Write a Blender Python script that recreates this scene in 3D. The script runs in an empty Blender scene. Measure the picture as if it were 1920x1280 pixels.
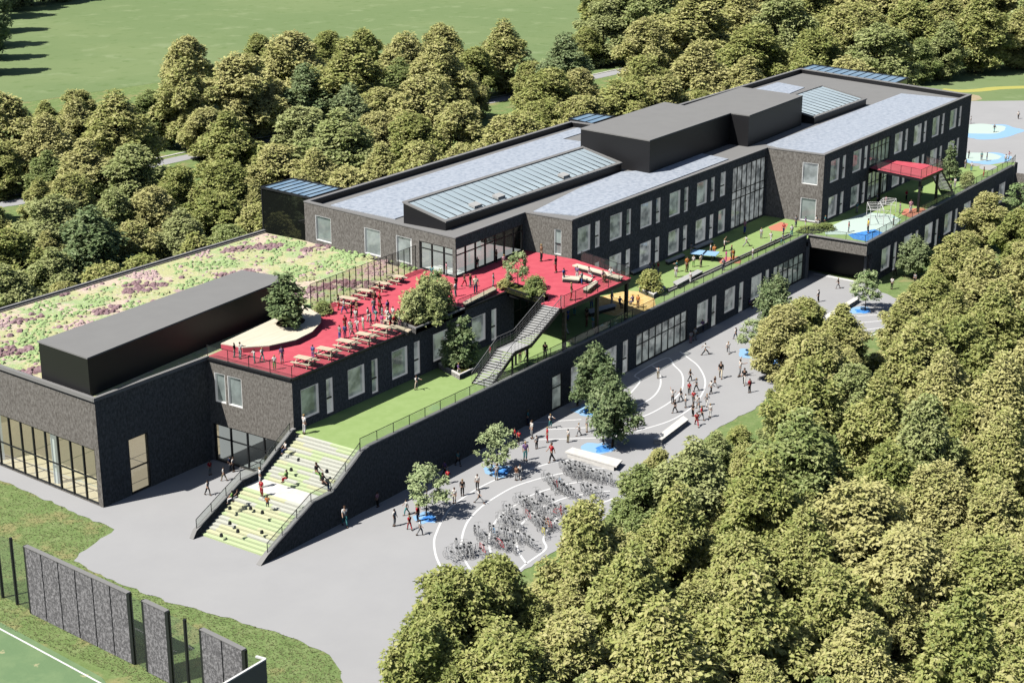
import bpy, bmesh, math, random
from mathutils import Vector, Matrix, noise as mnoise
R_ = random.Random(7)
sc = bpy.context.scene
# ------------------------------------------------------------------ camera
FPX, PITCH, AZ, HC = 3057.0, math.radians(18.4), math.radians(34.9), 54.0
CF = Vector((math.cos(AZ)*math.cos(PITCH), math.sin(AZ)*math.cos(PITCH), -math.sin(PITCH)))
CR = Vector((math.sin(AZ), -math.cos(AZ), 0.0))
CU = CR.cross(CF)
CP = Vector((0, 0, HC))
cam = bpy.data.cameras.new('camera'); camo = bpy.data.objects.new('camera', cam)
sc.collection.objects.link(camo); sc.camera = camo
m3 = Matrix((CR, CU, -CF)).transposed()
camo.matrix_world = Matrix.Translation(CP) @ m3.to_4x4()
cam.sensor_width = 36.0; cam.lens = FPX/1920*36.0; cam.clip_start = 1; cam.clip_end = 6000
# ------------------------------------------------------------------ light
SUND = Vector((0.70, -0.32, -1.0)).normalized()          # travel direction of sunlight
EL = math.asin(-SUND.z); AZS = math.atan2(-SUND.y, -SUND.x)
w = bpy.data.worlds.new('World'); sc.world = w; w.use_nodes = True
nt = w.node_tree; nt.nodes.clear()
sky = nt.nodes.new('ShaderNodeTexSky'); sky.sky_type = 'NISHITA'; sky.sun_disc = False
sky.sun_elevation = EL; sky.sun_rotation = math.pi/2 - AZS
bg = nt.nodes.new('ShaderNodeBackground'); bg.inputs[1].default_value = 0.05
wo = nt.nodes.new('ShaderNodeOutputWorld')
nt.links.new(sky.outputs[0], bg.inputs[0]); nt.links.new(bg.outputs[0], wo.inputs[0])
sl = bpy.data.lights.new('sun', 'SUN'); sl.energy = 4.9; sl.angle = math.radians(0.5); sl.color = (1, 0.965, 0.90)
so = bpy.data.objects.new('sun', sl); sc.collection.objects.link(so)
so.rotation_euler = SUND.to_track_quat('-Z', 'Y').to_euler(); so.location = (60, 120, 120)
sc.view_settings.view_transform = 'Standard'; sc.view_settings.look = 'None'
sc.view_settings.gamma = 1.0; sc.view_settings.exposure = 0.2
sc.cycles.diffuse_bounces = 0
COL = sc.collection

# ------------------------------------------------------------------ helpers
def G(px, py, z=0.0):
    d = CF*FPX + CR*(px-960) - CU*(py-640)
    return CP + d*((z-HC)/d.z)
def PX(p):
    d = Vector(p)-CP; k = d.dot(CF)
    return 960+FPX*d.dot(CR)/k, 640-FPX*d.dot(CU)/k
def mat(name, col, rough=0.8, spec=0.3, metal=0.0, noise=None, bump=0.0, emit=0.0):
    """noise = (scale, col2, lo, hi[, stretch]) mottles the base colour"""
    m = bpy.data.materials.new(name); m.use_nodes = True; t = m.node_tree; n = t.nodes
    b = n['Principled BSDF']; b.inputs['Base Color'].default_value = (*col, 1)
    b.inputs['Roughness'].default_value = rough; b.inputs['Metallic'].default_value = metal
    b.inputs['Specular IOR Level'].default_value = spec
    if noise:
        tc = n.new('ShaderNodeNewGeometry'); mp = n.new('ShaderNodeMapping')
        mp.inputs['Scale'].default_value = noise[4] if len(noise) > 4 else (1, 1, 1)
        nz = n.new('ShaderNodeTexNoise'); nz.inputs['Scale'].default_value = noise[0]; nz.inputs['Detail'].default_value = 6
        nz.inputs['Roughness'].default_value = 0.65
        cr = n.new('ShaderNodeValToRGB'); cr.color_ramp.elements[0].position = noise[2]; cr.color_ramp.elements[1].position = noise[3]
        cr.color_ramp.elements[0].color = (*col, 1); cr.color_ramp.elements[1].color = (*noise[1], 1)
        t.links.new(tc.outputs['Position'], mp.inputs[0]); t.links.new(mp.outputs[0], nz.inputs['Vector'])
        t.links.new(nz.outputs[0], cr.inputs[0]); t.links.new(cr.outputs[0], b.inputs['Base Color'])
        if bump:
            bp = n.new('ShaderNodeBump'); bp.inputs['Strength'].default_value = bump; bp.inputs['Distance'].default_value = 0.1
            t.links.new(nz.outputs[0], bp.inputs['Height']); t.links.new(bp.outputs[0], b.inputs['Normal'])
    if emit:
        b.inputs['Emission Color'].default_value = (*col, 1); b.inputs['Emission Strength'].default_value = emit
    return m
def mix_layers(name, layers, rough=0.95, bump=0.0):
    """layers: list of (colour, scale, threshold, softness, seed); first is the base"""
    m = bpy.data.materials.new(name); m.use_nodes = True; t = m.node_tree; n = t.nodes
    b = n['Principled BSDF']; b.inputs['Roughness'].default_value = rough; b.inputs['Specular IOR Level'].default_value = 0.15
    geo = n.new('ShaderNodeNewGeometry'); prev = None; last = None
    for i, (c, scl, th, soft, seed) in enumerate(layers):
        if i == 0:
            rgb = n.new('ShaderNodeRGB'); rgb.outputs[0].default_value = (*c, 1); prev = rgb.outputs[0]; continue
        mp = n.new('ShaderNodeMapping'); mp.inputs['Location'].default_value = (seed*13.1, seed*7.7, seed*3.3)
        nz = n.new('ShaderNodeTexNoise'); nz.inputs['Scale'].default_value = scl; nz.inputs['Detail'].default_value = 5; nz.inputs['Roughness'].default_value = 0.6
        mr = n.new('ShaderNodeMapRange'); mr.inputs[1].default_value = th; mr.inputs[2].default_value = th+soft
        mx = n.new('ShaderNodeMix'); mx.data_type = 'RGBA'
        t.links.new(geo.outputs['Position'], mp.inputs[0]); t.links.new(mp.outputs[0], nz.inputs['Vector'])
        t.links.new(nz.outputs[0], mr.inputs[0]); t.links.new(mr.outputs[0], mx.inputs[0])
        t.links.new(prev, mx.inputs[6]); mx.inputs[7].default_value = (*c, 1); prev = mx.outputs[2]; last = nz
    t.links.new(prev, b.inputs['Base Color'])
    if bump and last:
        bp = n.new('ShaderNodeBump'); bp.inputs['Strength'].default_value = bump; bp.inputs['Distance'].default_value = 0.15
        t.links.new(last.outputs[0], bp.inputs['Height']); t.links.new(bp.outputs[0], b.inputs['Normal'])
    return m
def glassmat(name, tint, gloss=0.12, opacity=0.0, ocol=(.5, .5, .5)):
    m = bpy.data.materials.new(name); m.use_nodes = True; t = m.node_tree; n = t.nodes; n.clear()
    o = n.new('ShaderNodeOutputMaterial'); tr = n.new('ShaderNodeBsdfTransparent'); tr.inputs[0].default_value = (*tint, 1)
    gl = n.new('ShaderNodeBsdfGlossy'); gl.inputs['Roughness'].default_value = 0.03
    lw = n.new('ShaderNodeLayerWeight'); pw = n.new('ShaderNodeMath'); pw.operation = 'POWER'; pw.inputs[1].default_value = 3
    fr = n.new('ShaderNodeMath'); fr.operation = 'MULTIPLY_ADD'; fr.inputs[1].default_value = .5; fr.inputs[2].default_value = .03
    t.links.new(lw.outputs['Facing'], pw.inputs[0]); t.links.new(pw.outputs[0], fr.inputs[0])
    mx = n.new('ShaderNodeMixShader'); t.links.new(fr.outputs[0], mx.inputs[0]); t.links.new(tr.outputs[0], mx.inputs[1]); t.links.new(gl.outputs[0], mx.inputs[2])
    last = mx
    if opacity:
        df = n.new('ShaderNodeBsdfDiffuse'); df.inputs[0].default_value = (*ocol, 1)
        m2 = n.new('ShaderNodeMixShader'); m2.inputs[0].default_value = opacity
        t.links.new(mx.outputs[0], m2.inputs[1]); t.links.new(df.outputs[0], m2.inputs[2]); last = m2
    t.links.new(last.outputs[0], o.inputs[0]); return m
def foliage(name, c1, c2, c3):
    m = bpy.data.materials.new(name); m.use_nodes = True; t = m.node_tree; n = t.nodes; n.clear()
    o = n.new('ShaderNodeOutputMaterial'); df = n.new('ShaderNodeBsdfDiffuse'); tl = n.new('ShaderNodeBsdfTranslucent')
    gl = n.new('ShaderNodeBsdfGlossy'); gl.inputs['Roughness'].default_value = 0.55
    oi = n.new('ShaderNodeObjectInfo'); gm = n.new('ShaderNodeNewGeometry')
    nz = n.new('ShaderNodeTexNoise'); nz.inputs['Scale'].default_value = 0.55; nz.inputs['Detail'].default_value = 3
    cr = n.new('ShaderNodeValToRGB'); e = cr.color_ramp.elements
    e[0].position = .25; e[0].color = (*c1, 1); e[1].position = .75; e[1].color = (*c3, 1)
    k = cr.color_ramp.elements.new(.5); k.color = (*c2, 1)
    a1 = n.new('ShaderNodeMath'); a1.operation = 'MULTIPLY_ADD'; a1.inputs[1].default_value = 0.36
    a2 = n.new('ShaderNodeMath'); a2.operation = 'MULTIPLY_ADD'; a2.inputs[1].default_value = 0.34
    a3 = n.new('ShaderNodeMath'); a3.operation = 'SUBTRACT'; a3.inputs[1].default_value = 0.07
    t.links.new(gm.outputs['Position'], nz.inputs['Vector'])
    t.links.new(oi.outputs['Random'], a1.inputs[0]); t.links.new(a2.outputs[0], a1.inputs[2])
    t.links.new(gm.outputs['Random Per Island'], a2.inputs[0]); t.links.new(nz.outputs[0], a3.inputs[0])
    mu = n.new('ShaderNodeMath'); mu.operation = 'MULTIPLY'; mu.inputs[1].default_value = .55
    t.links.new(a3.outputs[0], mu.inputs[0]); t.links.new(mu.outputs[0], a2.inputs[2])
    t.links.new(a1.outputs[0], cr.inputs[0])
    for q in (df, tl): t.links.new(cr.outputs[0], q.inputs[0])
    m1 = n.new('ShaderNodeMixShader'); m1.inputs[0].default_value = 0.38
    t.links.new(df.outputs[0], m1.inputs[1]); t.links.new(tl.outputs[0], m1.inputs[2])
    m2 = n.new('ShaderNodeMixShader'); m2.inputs[0].default_value = 0.03
    t.links.new(m1.outputs[0], m2.inputs[1]); t.links.new(gl.outputs[0], m2.inputs[2]); t.links.new(m2.outputs[0], o.inputs[0])
    return m

M = {}
M['brick'] = mat('dark_brick', (.130, .119, .106), .85, .12, noise=(5.5, (.278, .264, .243), .36, .66, (1, 1, .62)), bump=.25)
M['panel'] = mat('dark_metal_panel', (.018, .018, .020), .5, .35)
M['dark'] = mat('dark_frame', (.022, .024, .027), .5, .4)
M['coping'] = mat('grey_coping', (.27, .265, .26), .6, .4)
M['roof'] = mat('grey_roof_felt', (.245, .243, .24), .85, .2, noise=(.5, (.262, .26, .256), .3, .7))
M['pale'] = mat('pale_roof_panels', (.53, .575, .65), .4, .4, noise=(1.8, (.34, .39, .47), .42, .66))
M['white'] = mat('white_paint', (.78, .78, .76), .5, .4)
M['concrete'] = mat('white_concrete', (.80, .78, .74), .7, .3, noise=(1.5, (.66, .63, .60), .4, .75))
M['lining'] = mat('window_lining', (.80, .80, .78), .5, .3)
M['plaza'] = mat('plaza_asphalt', (.435, .435, .440), .9, .15, noise=(.16, (.405, .405, .412), .35, .7))
M['red'] = mat('red_rubber', (.66, .12, .155), .85, .15, noise=(.9, (.58, .09, .125), .4, .7))
M['turf'] = mat('green_turf', (.30, .42, .155), .95, .05, noise=(1.1, (.335, .455, .18), .4, .65))
M['blue'] = mat('blue_rubber', (.05, .22, .72), .7, .2, noise=(3, (.12, .40, .85), .4, .6))
M['lightblue'] = mat('light_blue_rubber', (.32, .54, .80), .7, .2)
M['cyan'] = mat('pale_cyan_rubber', (.58, .70, .64), .7, .2)
M['orange'] = mat('sand_orange', (.72, .45, .16), .9, .1, noise=(2, (.85, .62, .3), .4, .6))
M['pink'] = mat('terracotta_rubber', (.62, .25, .17), .9, .1)
M['line'] = mat('white_line', (.80, .80, .80), .7, .2)
M['timber'] = mat('pale_timber', (.72, .62, .46), .6, .3, noise=(4, (.60, .49, .35), .4, .7, (1, .15, 1)))
M['deck'] = mat('cream_timber_deck', (.80, .72, .58), .7, .2, noise=(1.2, (.70, .61, .48), .4, .7, (.3, 3, 1)))
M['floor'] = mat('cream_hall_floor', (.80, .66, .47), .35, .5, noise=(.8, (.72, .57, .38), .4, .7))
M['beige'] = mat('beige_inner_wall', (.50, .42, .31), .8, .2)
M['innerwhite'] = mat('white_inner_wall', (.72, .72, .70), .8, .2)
M['lime'] = mat('lime_step', (.60, .71, .40), .8, .1)
M['lime2'] = mat('yellow_step', (.69, .70, .44), .8, .1)
M['steel'] = mat('galvanised_steel', (.50, .50, .49), .6, .4)
M['step'] = mat('pale_step', (.64, .65, .56), .85, .1)
M['thin'] = mat('grey_balustrade', (.16, .16, .165), .6, .3)
M['stone'] = mat('barrier_stone', (.145, .143, .147), .85, .2, noise=(5.5, (.37, .365, .37), .44, .64, (1, 1, .8)), bump=.7)
M['soil'] = mat('planting_soil', (.06, .045, .03), .95, .1)
M['trunk'] = mat('bark', (.13, .095, .065), .9, .1, noise=(6, (.07, .05, .035), .4, .6))
M['skin'] = mat('skin', (.50, .31, .22), .6, .3)
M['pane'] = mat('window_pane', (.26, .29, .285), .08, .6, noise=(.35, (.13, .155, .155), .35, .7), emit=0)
for k, e in (('pane', .26),):  # uneven glow put into the panes stands in for lit rooms
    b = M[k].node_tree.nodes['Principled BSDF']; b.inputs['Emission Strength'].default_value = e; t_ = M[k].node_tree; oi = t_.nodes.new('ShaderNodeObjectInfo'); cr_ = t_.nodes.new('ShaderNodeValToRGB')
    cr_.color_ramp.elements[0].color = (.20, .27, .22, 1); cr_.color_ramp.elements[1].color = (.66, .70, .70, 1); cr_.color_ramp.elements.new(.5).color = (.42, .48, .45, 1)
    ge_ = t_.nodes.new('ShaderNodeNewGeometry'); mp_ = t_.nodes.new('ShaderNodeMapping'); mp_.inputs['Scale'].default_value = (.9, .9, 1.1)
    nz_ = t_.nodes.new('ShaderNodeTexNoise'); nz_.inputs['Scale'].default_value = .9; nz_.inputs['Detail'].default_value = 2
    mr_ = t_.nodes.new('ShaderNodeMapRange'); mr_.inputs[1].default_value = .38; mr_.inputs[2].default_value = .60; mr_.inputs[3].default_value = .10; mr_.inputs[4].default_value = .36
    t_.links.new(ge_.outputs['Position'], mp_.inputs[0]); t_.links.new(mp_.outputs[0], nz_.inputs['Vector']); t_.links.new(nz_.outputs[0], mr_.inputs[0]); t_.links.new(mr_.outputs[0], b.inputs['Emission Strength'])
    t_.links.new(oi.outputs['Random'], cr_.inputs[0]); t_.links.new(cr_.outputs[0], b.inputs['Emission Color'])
for k_, e_ in (('lining', .16), ('innerwhite', .45), ('beige', .42), ('floor', .42)):  # added glow on linings, inner walls and hall floor replaces indoor light
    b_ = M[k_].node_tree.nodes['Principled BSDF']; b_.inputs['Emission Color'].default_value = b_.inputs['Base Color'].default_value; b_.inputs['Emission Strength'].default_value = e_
M['glass'] = glassmat('clear_glass', (.90, .93, .92))
M['rail'] = glassmat('railing_glass', (.80, .84, .82), opacity=.07, ocol=(.4, .45, .42))
M['mirror'] = mat('dark_mirror_glass', (.012, .014, .012), .04, 1.0)
M['bluepane'] = mat('blue_roof_glass', (.22, .36, .52), .10, .8, noise=(.5, (.34, .48, .62), .4, .6))
M['skypane'] = glassmat('skylight_glass', (.70, .78, .80), opacity=.80, ocol=(.50, .60, .66))
M['mesh'] = glassmat('fence_mesh', (.80, .80, .78), opacity=.10, ocol=(.1, .1, .1))
M['grass'] = mix_layers('meadow_grass', [((.19, .27, .095), 1, 0, 0, 0), ((.25, .32, .13), .9, .45, .2, 1), ((.32, .31, .14), .35, .53, .1, 2), ((.13, .19, .06), 2.6, .56, .15, 3)], bump=.5)
M['field'] = mix_layers('field_grass', [((.20, .275, .12), 1, 0, 0, 0), ((.23, .30, .135), .02, .45, .2, 1), ((.27, .34, .17), .12, .56, .12, 5), ((.17, .245, .095), .3, .56, .15, 3)], bump=.3)
M['pitch'] = mix_layers('pitch_grass', [((.18, .28, .14), 1, 0, 0, 0), ((.22, .32, .16), .5, .45, .2, 1), ((.42, .42, .24), .7, .66, .04, 2)], bump=.3)
M['sedum'] = mix_layers('sedum_mat', [((.56, .56, .30), 1, 0, 0, 0), ((.68, .56, .44), .17, .50, .08, 1), ((.40, .52, .25), .23, .56, .06, 2), ((.42, .53, .26), .5, .52, .1, 6), ((.50, .36, .36), .26, .62, .05, 3), ((.70, .62, .56), 2.5, .60, .05, 5)], bump=.9)
M['tan'] = mat('tan_path', (.50, .40, .30), .9, .1, noise=(1, (.42, .36, .2), .4, .6))
M['yellow'] = mat('yellow_flowers', (.50, .48, .14), .9, .1)
M['fol'] = foliage('olive_foliage', (.33, .40, .11), (.55, .58, .19), (.74, .70, .30))
M['fol2'] = foliage('green_foliage', (.26, .35, .11), (.43, .51, .18), (.60, .64, .28))
M['fol3'] = foliage('deep_foliage', (.16, .24, .10), (.27, .37, .16), (.42, .50, .24))
M['fol4'] = foliage('fresh_foliage', (.26, .40, .15), (.42, .56, .24), (.60, .70, .36))
M['core'] = mat('crown_shade', (.03, .045, .015), .95, .0)
M['hedge'] = mat('flower_bed', (.10, .14, .04), .95, .1, noise=(5, (.55, .40, .12), .5, .66))

class MB:
    def __init__(s): s.v = []; s.f = []; s.m = []
    def box(s, a, b, mi=0):
        x0, y0, z0 = a; x1, y1, z1 = b; k = len(s.v)
        s.v += [(x0,y0,z0),(x1,y0,z0),(x1,y1,z0),(x0,y1,z0),(x0,y0,z1),(x1,y0,z1),(x1,y1,z1),(x0,y1,z1)]
        s.hexf(k, mi)
    def hexf(s, k, mi=0):
        for q in ((0,3,2,1),(4,5,6,7),(0,1,5,4),(1,2,6,5),(2,3,7,6),(3,0,4,7)):
            s.f.append([k+i for i in q]); s.m.append(mi)
    def hexa(s, pts, mi=0):
        k = len(s.v); s.v += [tuple(p) for p in pts]; s.hexf(k, mi)
    def prism(s, poly, z0, z1, mi=0):
        k = len(s.v); n = len(poly)
        s.v += [(p[0], p[1], z0) for p in poly]+[(p[0], p[1], z1) for p in poly]
        s.f.append([k+i for i in range(n-1, -1, -1)]); s.f.append([k+n+i for i in range(n)]); s.m += [mi, mi]
        for i in range(n):
            j = (i+1) % n; s.f.append([k+i, k+j, k+n+j, k+n+i]); s.m.append(mi)
    def poly(s, pts, mi=0):
        k = len(s.v); s.v += [tuple(p) for p in pts]; s.f.append(list(range(k, k+len(pts)))); s.m.append(mi)
    def bar(s, a, b, r, n=6, mi=0, r2=None):
        a = Vector(a); b = Vector(b); d = (b-a).normalized(); r2 = r if r2 is None else r2
        u = d.orthogonal().normalized(); v = d.cross(u); k = len(s.v)
        for c, rr in ((a, r), (b, r2)):
            for i in range(n):
                t = 2*math.pi*i/n; s.v.append(tuple(c+u*math.cos(t)*rr+v*math.sin(t)*rr))
        s.f.append([k+i for i in range(n)][::-1]); s.f.append([k+n+i for i in range(n)]); s.m += [mi, mi]
        for i in range(n):
            j = (i+1) % n; s.f.append([k+i, k+j, k+n+j, k+n+i]); s.m.append(mi)
    def beam(s, a, b, wd, ht, mi=0):
        """rectangular beam from a to b, width wd horizontally, height ht (down from line)"""
        a = Vector(a); b = Vector(b); d = b-a; h = Vector((-d.y, d.x, 0)).normalized()*wd/2; u = Vector((0, 0, ht))
        s.hexa([a-h-u, b-h-u, b+h-u, a+h-u, a-h, b-h, b+h, a+h], mi)
    def mesh(s, name, mats):
        me = bpy.data.meshes.new(name); me.from_pydata(s.v, [], s.f)
        for q in (mats if isinstance(mats, (list, tuple)) else [mats]): me.materials.append(q)
        if len(me.materials) > 1: me.polygons.foreach_set('material_index', s.m)
        me.update(); return me
    def build(s, name, mats, parent=None, recalc=True):
        me = s.mesh(name, mats)
        if recalc:
            bm = bmesh.new(); bm.from_mesh(me); bmesh.ops.recalc_face_normals(bm, faces=bm.faces); bm.to_mesh(me); bm.free()
        return link(name, me, parent)
def link(name, data, parent=None, loc=None, rz=0):
    o = bpy.data.objects.new(name, data); COL.objects.link(o)
    if parent is not None: o.parent = parent
    if loc is not None: o.location = loc
    if rz: o.rotation_euler.z = rz
    return o
ALL = []
def tag(o, label=None, cat=None, group=None, kind=None, pix=None):
    if label: o['label'] = label
    if cat: o['category'] = cat
    if group: o['group'] = group
    if kind: o['kind'] = kind
    if pix is not None: ALL.append((o, pix))
    return o
def thing(name, loc=(0, 0, 0), rz=0, **k):
    return tag(link(name, None, None, loc, rz), **k)
def sheet(name, pts, z, m, kind='structure', parent=None):
    b = MB(); b.poly([(p[0], p[1], z) for p in pts]); o = b.build(name, m, parent, recalc=False)
    me = o.data
    if me.polygons[0].normal.z < 0: me.flip_normals()
    if kind: o['kind'] = kind
    return o
def pxs(l, z=0.0): return [G(x, y, z) for x, y in l]
def ribbon(b, pts, wd, z):
    P = [Vector((p[0], p[1], 0)) for p in pts]
    Q = []
    for i in range(len(P)-1):                                   # resample so that the curve reads smooth
        p0 = P[max(i-1, 0)]; p1 = P[i]; p2 = P[i+1]; p3 = P[min(i+2, len(P)-1)]
        for k in range(5):
            t = k/5; Q.append(.5*((2*p1)+(p2-p0)*t+(2*p0-5*p1+4*p2-p3)*t*t+(3*p1-p0-3*p2+p3)*t**3))
    Q.append(P[-1]); L = []; Rr = []
    for i, p in enumerate(Q):
        d = (Q[min(i+1, len(Q)-1)]-Q[max(i-1, 0)]).normalized(); n = Vector((-d.y, d.x, 0))*wd/2
        L.append(p+n); Rr.append(p-n)
    for i in range(len(Q)-1): b.poly([(*Rr[i][:2], z), (*Rr[i+1][:2], z), (*L[i+1][:2], z), (*L[i][:2], z)])
def fringe(poly, step=0.5, amp=0.3, seed=0):
    out = []; n = len(poly)
    for i in range(n):
        a = Vector((poly[i][0], poly[i][1], 0)); b = Vector((poly[(i+1) % n][0], poly[(i+1) % n][1], 0))
        k = max(1, int((b-a).length/step)); d = (b-a).normalized(); nn = Vector((-d.y, d.x, 0))
        for j in range(k):
            p = a+(b-a)*j/k
            out.append(p+nn*amp*(mnoise.noise(p*0.8+Vector((seed, 0, 0)))*1.2+R_.uniform(-.4, .4)))
    return out

# ------------------------------------------------------------------ wall with openings, windows as parts
TH = 0.38
class Wall:
    def __init__(s, p0, p1): 
        s.p0 = Vector((p0[0], p0[1], 0)); s.p1 = Vector((p1[0], p1[1], 0)); s.L = (s.p1-s.p0).length
        s.d = (s.p1-s.p0)/s.L; s.o = Vector((s.d.y, -s.d.x, 0))
    def W(s, t, dep, z): v = s.p0+s.d*t-s.o*dep; return (v.x, v.y, z)
    def cell(s, b, a0, a1, z0, z1, d0, d1, mi=0):
        b.hexa([s.W(a0, d0, z0), s.W(a1, d0, z0), s.W(a1, d1, z0), s.W(a0, d1, z0), s.W(a0, d0, z1), s.W(a1, d0, z1), s.W(a1, d1, z1), s.W(a0, d1, z1)], mi)
def wall(parent, p0, p1, z0, z1, ops=(), t0=0.0, t1=0.0, m='brick', name='wall'):
    """ops: (s0, s1, za, zb, kind); kind W square window, N narrow with transom, C glazing, D door, X open"""
    w_ = Wall(p0, p1); b = MB()
    ss = sorted(set([t0, w_.L-t1]+[o[0] for o in ops]+[o[1] for o in ops]))
    for a, c in zip(ss[:-1], ss[1:]):
        mid = (a+c)/2; hs = sorted([(o[2], o[3]) for o in ops if o[0] < mid < o[1]]); z = z0
        for (h0, h1) in hs:
            if h0-z > .01: w_.cell(b, a, c, z, h0, 0, TH)
            z = h1
        if z1-z > .01: w_.cell(b, a, c, z, z1, 0, TH)
    b.build(name, M[m], parent)
    for o in ops:
        if o[4] != 'X': window(parent, w_, *o)
    return w_
def window(parent, w_, s0, s1, z0, z1, kind):
    f = MB(); e = .07
    if kind in 'WN':
        for (a, c, h0, h1) in ((s0+.003, s0+e, z0+.003, z1-.003), (s1-e, s1-.003, z0+.003, z1-.003), (s0+e, s1-e, z0+.003, z0+e), (s0+e, s1-e, z1-e, z1-.003)):
            w_.cell(f, a, c, h0, h1, .03 if kind == 'W' else .06, .36, 0)
        if kind == 'N':
            zc = z0+(z1-z0)*.42; w_.cell(f, s0+e, s1-e, zc-.06, zc+.06, .14, .24, 1)
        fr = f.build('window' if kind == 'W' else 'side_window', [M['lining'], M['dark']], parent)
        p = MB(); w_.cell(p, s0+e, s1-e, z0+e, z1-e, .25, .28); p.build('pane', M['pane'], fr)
    else:
        n = max(1, round((s1-s0)/(1.75 if kind == 'K' else 1.25)))
        for i in range(n+1):
            x = s0+(s1-s0)*i/n; wd = .06 if kind != 'D' else .05
            a = min(max(x-wd, s0+.003), s1-2*wd)
            w_.cell(f, a, a+2*wd, z0+.003, z1-.003, .05, .22)
        w_.cell(f, s0+.13, s1-.13, z0+.003, z0+.10, .07, .20); w_.cell(f, s0+.13, s1-.13, z1-.10, z1-.003, .07, .20)
        if z1-z0 > 2.6:
            zc = z0+2.15 if kind != 'H' else z0+(z1-z0)*.47
            w_.cell(f, s0+.13, s1-.13, zc-.05, zc+.05, .08, .19)
        if kind == 'H': w_.cell(f, s0+.13, s1-.13, zc+.9, zc+1.0, .08, .19)
        fr = f.build('door' if kind == 'D' else 'glazing', M['dark'], parent)
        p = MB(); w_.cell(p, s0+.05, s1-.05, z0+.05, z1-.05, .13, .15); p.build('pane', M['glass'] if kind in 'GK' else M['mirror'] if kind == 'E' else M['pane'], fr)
def parapet(parent, poly, z0, z1, wd=.45, name='parapet', m='coping', closed=True, off=.03):
    b = MB(); n = len(poly); P = [Vector((p[0], p[1], 0)) for p in poly]
    # mitred ring on a CCW outline, slightly proud of the walls
    def offs(i, dist):
        a = P[i]-P[i-1]; c = P[(i+1) % n]-P[i]; a.normalize(); c.normalize()
        n1 = Vector((a.y, -a.x, 0)); n2 = Vector((c.y, -c.x, 0)); h = (n1+n2); h = h/max(h.dot(n1), .3)
        return P[i]+h*dist
    out = [offs(i, off) for i in range(n)]; inn = [offs(i, -wd) for i in range(n)]
    for i in range(n):
        j = (i+1) % n
        b.hexa([(*out[i][:2], z0), (*out[j][:2], z0), (*inn[j][:2], z0), (*inn[i][:2], z0), (*out[i][:2], z1), (*out[j][:2], z1), (*inn[j][:2], z1), (*inn[i][:2], z1)])
    # inner parapet faces stay dark below the coping
    return b.build(name, M[m], parent)
def upstand(parent, poly, z0, z1, wd=.42, m='panel'):
    return parapet(parent, poly, z0, z1, wd, 'parapet_wall', m, off=-.02)

# ================================================================== SETTING
TG, TR, TT = 4.7, 9.2, 13.3          # green terrace, red terrace, roof edge
b = MB(); S = 2600
b.poly([(-S, -S, -.03), (S, -S, -.03), (S, S, -.03), (-S, S, -.03)]); o = b.build('ground', M['grass'], recalc=False); o['kind'] = 'structure'
# mown field behind the wood
fld = pxs([(-200, 215), (60, 190), (330, 150), (620, 130), (1000, 120), (1240, 100), (1500, 60), (1500, -60), (-200, -90)])
sheet('field', fld, -.012, M['field'])
plz = [(-260, 770), (-60, 870), (0, 899), (110, 948), (216, 992), (180, 1015), (135, 1052), (200, 1082), (300, 1122), (400, 1152), (470, 1170), (560, 1198), (615, 1228), (640, 1258), (648, 1300), (900, 1300), (880, 1130), (985, 1066), (1075, 1012), (1160, 950), (1250, 870), (1345, 803), (1420, 762), (1500, 690), (1560, 655), (1612, 638), (1668, 606), (1692, 585), (1690, 566), (1650, 545), (1607, 527)]
pz = [Vector((p.x, p.y, 0)) for p in pxs(plz)]; last = pz[-1]
pz = fringe(pz+[Vector((176, 80, 0)), Vector((130, 88, 0)), Vector((90, 100, 0)), Vector((84, 120, 0))], .6, .22, 3)
sheet('plaza', pz, 0.0, M['plaza'])
sheet('far_plaza', pxs([(1780, 200), (1822, 190), (1990, 188), (1990, 345), (1900, 340), (1800, 300)]), 0.004, M['plaza'])
sheet('pitch', pxs([(-80, 1135), (0, 1165), (190, 1268), (240, 1330), (-80, 1330)]), -.008, M['pitch'])
b = MB(); ribbon(b, pxs([(-60, 1146), (0, 1178), (95, 1229), (200, 1286)]), .14, .0); o = b.build('pitch_line', M['line'], recalc=False); o['kind'] = 'structure'
# footpath through the back wood
b = MB(); ribbon(b, pxs([(-80, 400), (0, 384), (45, 376), (180, 338), (340, 297), (640, 240), (940, 186), (1150, 137), (1400, 90)]), 3.2, 0.004); o = b.build('path', M['plaza'], recalc=False); o['kind'] = 'structure'
b = MB(); ribbon(b, pxs([(-80, 388), (0, 370), (45, 363), (180, 328), (340, 287), (640, 232), (940, 180), (1150, 132), (1400, 86)]), .45, 0.06); o = b.build('path_kerb', M['concrete'], recalc=False); o['kind'] = 'structure'
sheet('lawn', pxs([(1700, 150), (1830, 128), (1990, 122), (1990, 190), (1822, 191), (1780, 200)]), .0, M['field'])
b = MB(); ribbon(b, pxs([(1765, 168), (1800, 171), (1840, 169), (1880, 165), (1990, 162)]), 3.0, .008); o = b.build('flower_strip', M['yellow'], recalc=False); o['kind'] = 'structure'
sheet('sand_path', pxs([(1812, 182), (1822, 177), (1836, 180), (1842, 186), (1830, 189), (1815, 190)]), .012, M['tan'])
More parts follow.
